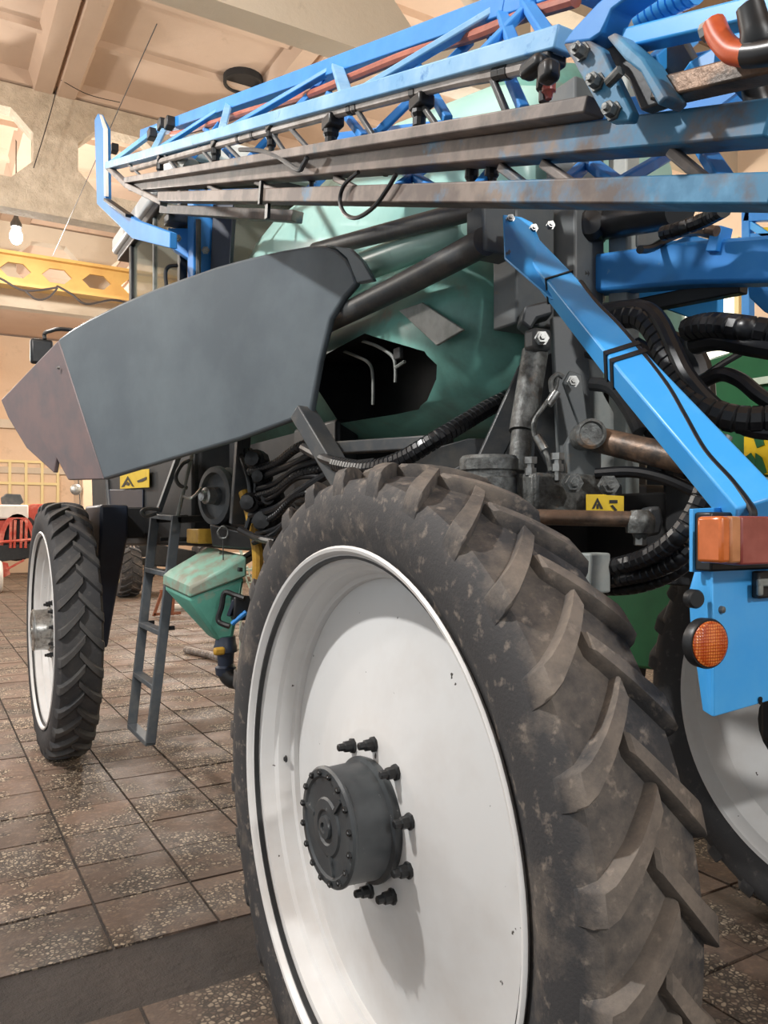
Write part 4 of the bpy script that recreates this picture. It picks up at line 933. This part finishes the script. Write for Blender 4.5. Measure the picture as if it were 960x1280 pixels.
# transport hook for the boom
XH = 1.12
hk = part('boom_rest_hook', MB().prism([PX(118, 150, XH), PX(122, 142, XH), PX(131, 160, XH), PX(132, 248, XH), PX(170, 275, XH), PX(212, 290, XH), PX(212, 310, XH), PX(165, 298, XH), PX(121, 255, XH)], (.04, 0, 0)), 'blue', SPR, .004); hk['label'] = 'blue upright hook of the boom rest'
part('hook_edge', MB().prism([PX(124, 143, XH-.01), PX(131, 160, XH-.01), PX(132, 245, XH-.01), PX(130, 245, XH-.01), PX(129, 161, XH-.01)], (.02, 0, 0)), 'white_paint', hk)
part('hook_pad', MB().bar(PX(134, 250, XH-.01), PX(162, 270, XH-.01), .05, .02), 'black_plastic', hk, .003)
part('rest_post', MB().box(PD(252, 310, 4.85), (.14, .12, .6)), 'blue', SPR, .006)
part('rest_block', MB().prism([PD(210, 285, 4.9), PD(245, 285, 4.9), PD(245, 335, 4.85), PD(238, 325, 4.85), PD(212, 308, 4.9)], vd*.1), 'blue', SPR, .005)
part('rest_rod', MB().cyl(PD(248, 275, 4.75), PD(248, 345, 4.75), .016, 8), 'dark_steel', SPR)
part('rest_top', MB().box(PD(222, 276, 4.9), (.14, .12, .06)), 'dark_steel', SPR, .01)
for px, py in ((222, 298), (257, 313)): hexbolt(PD(px, py, 4.75), (-.5, -.85, 0), .018, .02, 'bolt', 'bright_metal', SPR)
# ladder ----------------------------------------------------------------------------
YN, YFr = 4.63, 5.13
def rail(px0, py0, px1, py1, Y, name='ladder_rail', w_=.055, d_=.03): return MB().bar(PY(px0, py0, Y), PY(px1, py1, Y), w_, d_, (0, 1, 0))
ld = part('ladder', rail(188, 929, 221, 645, YN), 'ladder_grey', SPR, .004); ld['label'] = 'grey folding access ladder'
part('rail', rail(165, 907, 194, 642, YFr), 'ladder_grey', ld, .004)
for yn, yf in ((929, 907), (859, 842), (791, 780), (718, 712), (648, 645)):
    tN = (929-yn)/284; tF = (907-yf)/265
    a = PY(188+33*tN, yn, YN); b = PY(165+29*tF, yf, YFr)
    part('step', MB().bar(a, b, .06, .03), 'ladder_grey', ld, .004)
for px, py, Y in ((205, 674, YFr), (228, 674, YN), (188, 778, YFr), (213, 785, YN)):
    part('hook_eye', MB().box(PY(px, py, Y), (.05, .02, .025)), 'black_plastic', ld, .004)
for Y_, px_ in ((YN, 221), (YFr, 194)):
    q_ = PY(px_, 650, Y_); part('mount', MB().bar(q_, q_+Vector((.28, 0, .02)), .03, .04), 'black_plastic', ld, .004)
part('handrail', MB().cyl(PY(222, 645, YN), PY(240, 568, YN), .012, 8), 'plate_grey', ld)
part('handrail', MB().cyl(PY(196, 642, YFr), PY(222, 575, YFr), .014, 8), 'ladder_grey', ld)
part('upper_rail', MB().bar(PY(198, 640, YFr-.1), PY(232, 545, YFr-.1), .05, .03), 'ladder_grey', ld, .003)
part('handle_loop', MB().tube([PY(195, 642, YN+.3), PY(182, 645, YN+.3), PY(177, 640, YN+.3), PY(184, 636, YN+.3), PY(200, 637, YN+.3)], .012, 8), 'dark_steel', ld)
part('handle_loop', MB().tube([PY(240, 575, YN), PY(228, 580, YN), PY(220, 595, YN), PY(224, 606, YN), PY(234, 610, YN)], .012, 8), 'dark_steel', ld)
# induction hopper --------------------------------------------------------------------
TL = [PD(203, 718, 4.35), PD(237, 733, 4.02), PD(309, 694, 4.10), PD(262, 683, 4.45)]
def low(P, dz): return [p+Vector((0, 0, -dz)) for p in P]
R1 = low(TL, .005); R2 = [TL[0]+Vector((0, 0, -.06)), TL[1]+Vector((0, 0, -.06)), TL[2]+Vector((0, 0, -.11)), TL[3]+Vector((0, 0, -.11))]
cen = sum(TL, Vector())/4
def shrink(P, f): 
    c = sum(P, Vector())/len(P); return [c+(p-c)*f for p in P]
hp_bot = [PD(262, 797, 4.25), PD(272, 802, 4.1), PD(292, 798, 4.12), PD(284, 794, 4.27)]
hop = part('chemical_hopper', MB().loft([shrink(R2, .97), [p+Vector((0, 0, -.02)) for p in shrink(R2, .95)], hp_bot]), 'hopper_green', SPR, .02, 30); hop['label'] = 'turquoise tapered chemical hopper'
part('hopper_lid', MB().loft([R2, shrink(R1, 1.0), shrink([p+Vector((0, 0, .02)) for p in R1], .82)]), 'hopper_lid', hop, .012, 30)
part('lid_clip', MB().box(PD(300, 712, 4.02), (.02, .03, .02)), 'black_plastic', hop, .003)
b0 = PD(282, 800, 4.15)
part('hopper_outlet', MB().lathe(b0, (0, 0, -1), [(-.02, .05), (.02, .055), (.03, .06), (.06, .06), (.065, .045), (.13, .04), (.14, .055), (.18, .05), (.19, .0)], 16), 'navy_dark', hop)
part('outlet_elbow', MB().tube([b0+Vector((0, 0, -.15)), b0+Vector((.03, -.03, -.2)), b0+Vector((.12, -.08, -.2))], .05, 12), 'black_plastic', hop)
part('valve_handle', MB().box(PD(274, 814, 4.05), (.06, .03, .04)), 'yellow_hose', hop, .012)
fr_pts = [(280, 744, 4.0), (275, 776, 4.0), (288, 785, 4.0)]
part('support_frame', MB().tube([PD(306, 748, 3.95), PD(294, 744, 3.97), PD(281, 741, 3.98), PD(277, 758, 3.98), PD(273, 776, 3.98), PD(287, 783, 3.97)], .014, 8), 'black_plastic', hop)
part('support_link', MB().bar(PD(286, 770, 3.97), PD(293, 750, 3.97), .03, .02), 'navy_dark', hop, .004)
part('support_block', MB().box(PD(302, 760, 4.0), (.1, .06, .12)), 'black_plastic', hop, .01)
part('hopper_arm', MB().bar(PD(296, 706, 4.3), Vector((1.84, 4.45, 1.62)), .05, .04), 'black_plastic', hop, .006)
part('blue_rod', MB().cyl(PD(290, 780, 3.96), PD(308, 765, 3.96), .012, 8), 'blue', hop)
# ================================================================ other machines and things in the hall
def B(name, c, size, mat, parent, bev=.01): return part(name, MB().box(c, size), mat, parent, bev)
# red harvesting machine, far left
YRm = 22.0
rm_ = thing('red_harvester', (PY(20, 735, YRm).x, YRm, 0), 'red implement with round wire guards at the left edge', 'implement')
def RQ(px, py, dy=0): return PY(px, py, YRm+dy)
part('frame_beam', MB().prism([RQ(-30, 682), RQ(42, 680), RQ(42, 697), RQ(-30, 706)], (0, .4, 0)), 'black_plastic', rm_, .01)
def arch(cx, cy, rx, ry, th, name, mat, dy):
    o = []; i = []
    for k in range(13):
        t = math.pi*k/12; o.append((cx-rx*math.cos(t), cy-ry*math.sin(t))); i.append((cx-(rx-th)*math.cos(t), cy-(ry-th)*math.sin(t)))
    part(name, MB().prism([RQ(a, b, dy) for a, b in o+i[::-1]], (0, .25, 0)), mat, rm_, .004)
arch(22, 682, 24, 40, 6, 'guard_arch', 'red_paint', 0)
arch(0, 660, 26, 30, 14, 'guard_arch', 'red_paint', .3)
for px in (14, 19, 27, 33): part('guard_bar', MB().cyl(RQ(px, 650, -.05), RQ(px-1, 685, -.05), .035, 6), 'red_paint', rm_)
part('guard_bar', MB().cyl(RQ(-5, 678, -.05), RQ(44, 674, -.05), .04, 6), 'red_paint', rm_)
part('hood', MB().prism([RQ(-30, 652, .1), RQ(8, 650, .1), RQ(-2, 690, .1), RQ(-30, 700, .1)], (0, .3, 0)), 'red_paint', rm_, .02)
part('cover', MB().prism([RQ(24, 645, .6), RQ(40, 630, .6), RQ(56, 630, .6), RQ(50, 655, .6), RQ(30, 655, .6)], (0, .5, 0)), 'red_paint', rm_, .02)
part('inner_drum', MB().cyl(RQ(20, 672, .3), RQ(21, 671, .6), .6, 20), 'black_plastic', rm_)
part('white_tank', MB().box(RQ(4, 640, .4), (1.1, .8, .36)), 'white_paint', rm_, .04)
part('engine_top', MB().prism([RQ(2, 622, .3), RQ(8, 617, .3), RQ(26, 618, .3), RQ(30, 628, .3), RQ(22, 633, .3), RQ(3, 632, .3)], (0, .3, 0)), 'dark_steel', rm_, .02)
part('support_leg', MB().bar(RQ(8, 712), RQ(30, 700), .06, .05), 'red_paint', rm_, .005)
part('support_foot', MB().prism([RQ(3, 702), RQ(10, 704), RQ(13, 718), RQ(4, 722)], (0, .1, 0)), 'red_paint', rm_, .005)
pw = RQ(-3, 718); part('support_wheel', MB().lathe((pw.x, pw.y, .4), (1, 0, 0), [(-.1, 0), (-.1, .36), (-.07, .4), (.07, .4), (.1, .36), (.1, 0)], 20), 'white_paint', rm_)
# lorry behind the front wheel
YL = 25.0
lo = thing('lorry', (PY(112, 700, YL).x, YL, 0), 'pale lorry cab with round mirror seen past the front wheel', 'lorry')
def LQ(px, py, dy=0): return PY(px, py, YL+dy)
part('cab_shell', MB().prism([LQ(103, 595), LQ(160, 595), LQ(160, 668), LQ(103, 668)], (0, 1.6, 0)), 'wall_plaster', lo, .05)
part('mirror', MB().lathe(LQ(95, 612), (0, -1, 0), [(0, 0), (0, .14), (.03, .17), (.05, .14), (.05, 0)], 18), 'bright_metal', lo)
part('mirror_arm', MB().tube([LQ(98, 600), LQ(100, 630), LQ(96, 636), LQ(97, 645)], .015, 6), 'dark_steel', lo)
part('marker_lamp', MB().box(LQ(124, 643, -.05), (.12, .1, .3)), 'lens_red', lo, .03)
for dx in (0, 1.7): 
    c = LQ(118, 690, .9); part('road_wheel', MB().lathe((c.x+dx, c.y, .42), (1, 0, 0), [(-.12, 0), (-.12, .38), (-.08, .42), (.08, .42), (.12, .38), (.12, 0)], 20), 'tyre_black', lo)
# tractor with one dusty wheel showing between leg and ladder
YTt = 19.3
tc = PY(152, 700, YTt); zt_ = .72
tr_ = thing('tractor', (tc.x+1.0, YTt+.6, 0), 'dark tractor whose lugged wheel shows between front leg and ladder', 'tractor')
def small_wheel(name, x, y, r, wd, parent):
    m = MB(); hw = wd/2
    m.lathe((x, y, r), (1, 0, 0), [(-hw*.8, r*.5), (-hw, r*.7), (-hw*.95, r*.9), (-hw*.6, r*.95), (hw*.6, r*.95), (hw*.95, r*.9), (hw, r*.7), (hw*.8, r*.5)], 36, closed=True)
    N = 18
    for side in (-1, 1):
        for k in range(N):
            p0 = 2*math.pi*(k+(.5 if side > 0 else 0))/N; secs = []
            for xx, dp, rt in ((.96, 0, .95), (.7, -.06, 1.0), (.35, -.15, 1.0), (0, -.24, 1.0)):
                secs.append([Vector((x+side*xx*hw, y+q*r*math.cos(p0+dp+e), r+q*r*math.sin(p0+dp+e))) for q, e in ((.88, .09), (rt, .05), (rt, -.05), (.88, -.09))])
            m.loft(secs)
    w_ = part(name, m, 'tyre_dusty', parent, 0, 30)
    part('wheel_disc', MB().lathe((x, y, r), (1, 0, 0), [(-hw*.5, 0), (-hw*.5, r*.3), (-hw*.3, r*.45), (-hw*.75, r*.52), (-hw*.75, r*.55), (hw*.7, r*.55), (hw*.7, 0)], 28), 'cream_frame', w_)
    return w_
rt = (745-682)/2/FPX*(tc-Vector((0, 0, 1.71))).length*.92
small_wheel('rear_tyre', tc.x+.12, YTt, .62, .5, tr_)
part('tractor_body', MB().prism([PY(155, 672, YTt), PY(250, 690, YTt), PY(250, 712, YTt), PY(160, 705, YTt)], (0, 1.2, 0)), 'chassis_dark', tr_, .03)
part('mudguard', MB().prism([PY(154, 660, YTt), PY(162, 660, YTt), PY(162, 690, YTt), PY(154, 690, YTt)], (.1, .4, 0)), 'chassis_dark', tr_, .02)
small_wheel('rear_tyre', tc.x+2.0, YTt, .62, .5, tr_)
part('tail_lamp', MB().box(PY(159, 670, YTt-.08), (.06, .06, .12)), 'lens_red', tr_, .01)
for pts in ([(163, 668), (164, 700), (166, 725), (172, 735)], [(164, 670), (170, 690), (178, 697), (187, 695)], [(164, 668), (172, 672), (182, 668), (186, 662)]):
    part('rope', MB().tube([PY(a, b, YTt-.25) for a, b in pts], .012, 6), 'white_rope', tr_)
# pale flat trailer deck behind the hopper
YD = 22.0
dk = thing('flat_trailer', (PY(285, 720, YD).x, YD, 0), 'pale low trailer with red corner behind the hopper', 'trailer')
part('deck', MB().prism([PY(228, 692, YD), PY(420, 694, YD), PY(420, 702, YD), PY(228, 700, YD)], (0, 1.8, 0)), 'white_paint', dk, .02)
part('corner_marker', MB().box(PY(236, 696, YD-.05), (.22, .06, .12)), 'red_paint', dk, .01)
part('load', MB().prism([PY(232, 702, YD+.2), PY(300, 702, YD+.2), PY(300, 722, YD+.2), PY(232, 722, YD+.2)], (0, 1.2, 0)), 'wall_plaster', dk, .03)
for px in (236, 296, 360): 
    c = PY(px, 724, YD+.5); part('trailer_wheel', MB().lathe((c.x, c.y, .3), (1, 0, 0), [(-.1, 0), (-.1, .26), (-.06, .3), (.06, .3), (.1, .26), (.1, 0)], 18), 'tyre_black', dk)
# brown saw-horse behind ladder
YS = 14.8
sh = thing('saw_horse', (PY(205, 770, YS).x, YS, 0), 'brown trestle standing on the floor behind the ladder', 'trestle')
def SQ(px, py): return PY(px, py, YS)
zf = .03
a = SQ(192, 775); b = SQ(203, 738); a.z = .02
part('leg', MB().bar(a, b, .05, .05), 'wood_brown', sh, .004)
a = SQ(215, 772); b2_ = SQ(217, 738); a.z = .02
part('leg', MB().bar(a, b2_, .06, .06), 'wood_brown', sh, .004)
part('top_rail', MB().bar(SQ(200, 739), SQ(230, 738), .07, .06), 'wood_brown', sh, .004)
part('foot_rail', MB().bar(SQ(192, 768), SQ(226, 766), .05, .05), 'wood_brown', sh, .004)
a = SQ(226, 762); a.z = .08; a.y += .8
tag(part('white_pipe', MB().cyl(a, a+Vector((.9, .1, 0)), .06, 14), 'white_paint'), 'short white pipe lying behind the hopper', 'pipe')
# pale green rack behind the hopper
YK = 10.0
rk = thing('wire_rack', (PY(320, 760, YK).x, YK, 0), 'pale green slatted metal rack behind the rear wheel', 'rack')
def KQ(px, py, dy=0): return PY(px, py, YK+dy)
for (p, q) in (((300, 684), (306, 712)), ((314, 682), (321, 706)), ((296, 684), (345, 683)), ((302, 700), (345, 698)), ((300, 712), (345, 712)), ((345, 682), (349, 760))):
    part('rack_tube', MB().cyl(KQ(*p), KQ(*q), .02, 8), 'pale_rack', rk)
for k in range(6): part('slat', MB().bar(KQ(303+k*6, 708), KQ(312+k*6, 735), .03, .015), 'pale_rack', rk)
for k in range(3): part('slat', MB().bar(KQ(302+k*3, 712+k*8), KQ(345, 710+k*8), .03, .015), 'pale_rack', rk)
for px in (301, 346):
    a = KQ(px, 705); b = a.copy(); b.z = 0; part('rack_leg', MB().cyl(a, b, .022, 8), 'pale_rack', rk)
# ribbed steel bar on the floor
a = PZ(232, 812, .05); b = PZ(288, 824, .05)
tag(part('rebar', MB().tube([a, a.lerp(b, .5), b], .045, 10, ribs=.06, amp=.2), 'pipe_grey'), 'ribbed grey bar lying on the floor tiles under the hopper', 'bar')
# green machine to the right, behind the sprayer
XG = 5.2
gm = thing('green_machine', (XG+1, 4.2, 0), 'dark green machine body with yellow emblem at the right edge', 'machine')
def GQ(px, py): return PX(px, py, XG)
p0 = GQ(990, 640); p1 = GQ(850, 430)
part('side_panel', MB().prism([GQ(885, 448), GQ(925, 436), GQ(1000, 428), GQ(1000, 640), GQ(885, 640)], (1.2, 0, 0)), 'green_machine', gm, .02)
part('lower_body', MB().prism([GQ(750, 640), GQ(1000, 640), GQ(1000, 860), GQ(750, 830)], (1.0, 0, 0)), 'green_machine', gm, .03)
part('pale_strip', MB().bar(GQ(930, 480)-Vector((.03, 0, 0)), GQ(1000, 470)-Vector((.03, 0, 0)), .02, .05), 'pale_rack', gm)
part('pale_strip', MB().bar(GQ(940, 602)-Vector((.03, 0, 0)), GQ(1000, 600)-Vector((.03, 0, 0)), .02, .05), 'pale_rack', gm)
em = part('emblem', MB().prism([PX(a, b, XG-.03) for a, b in ((930, 546), (985, 538), (985, 596), (930, 590))], (.012, 0, 0)), 'yellow_plate', gm)
for pts in ([(930, 572), (938, 566), (944, 575), (942, 592), (930, 592)], [(942, 548), (953, 546), (955, 556), (946, 560)], [(944, 566), (952, 572), (958, 590), (952, 594), (944, 588)]):
    part('emblem_shape', MB().prism([PX(a, b, XG-.04) for a, b in pts], (.008, 0, 0)), 'green_machine', em)
for y in (3.2, 5.4):
    part('machine_wheel', MB().lathe((XG+.2, y, .5), (1, 0, 0), [(-.15, 0), (-.15, .4), (-.12, .48), (.12, .48), (.15, .4), (.15, 0)], 24), 'tyre_black', gm)
# blue frame with yellow part far right, above the lift arm
XBf = 6.5
bf = thing('blue_steel_frame', (XBf, 4.5, 0), 'light blue braced steel frame behind the lift arm at right edge', 'frame')
def FQ(px, py): return PX(px, py, XBf)
part('frame_post', MB().bar(FQ(935, 262), Vector((FQ(935, 262).x, FQ(935, 262).y, 0)), .08, .08), 'blue', bf, .005)
part('frame_rail', MB().bar(FQ(933, 272), FQ(1010, 268), .08, .08), 'blue', bf, .005)
part('frame_rail', MB().bar(FQ(933, 297), FQ(1010, 294), .06, .06), 'blue', bf, .005)
part('frame_brace', MB().bar(FQ(934, 278), FQ(965, 298), .06, .06), 'blue_light', bf, .005)
part('frame_post', MB().bar(FQ(1005, 262), Vector((FQ(1005, 262).x, FQ(1005, 262).y, 0)), .08, .08), 'blue', bf, .005)
part('yellow_guard', MB().prism([FQ(945, 290), FQ(955, 284), FQ(1000, 284), FQ(1000, 296), FQ(945, 297)], (.1, 0, 0)), 'yellow_plate', bf, .005)
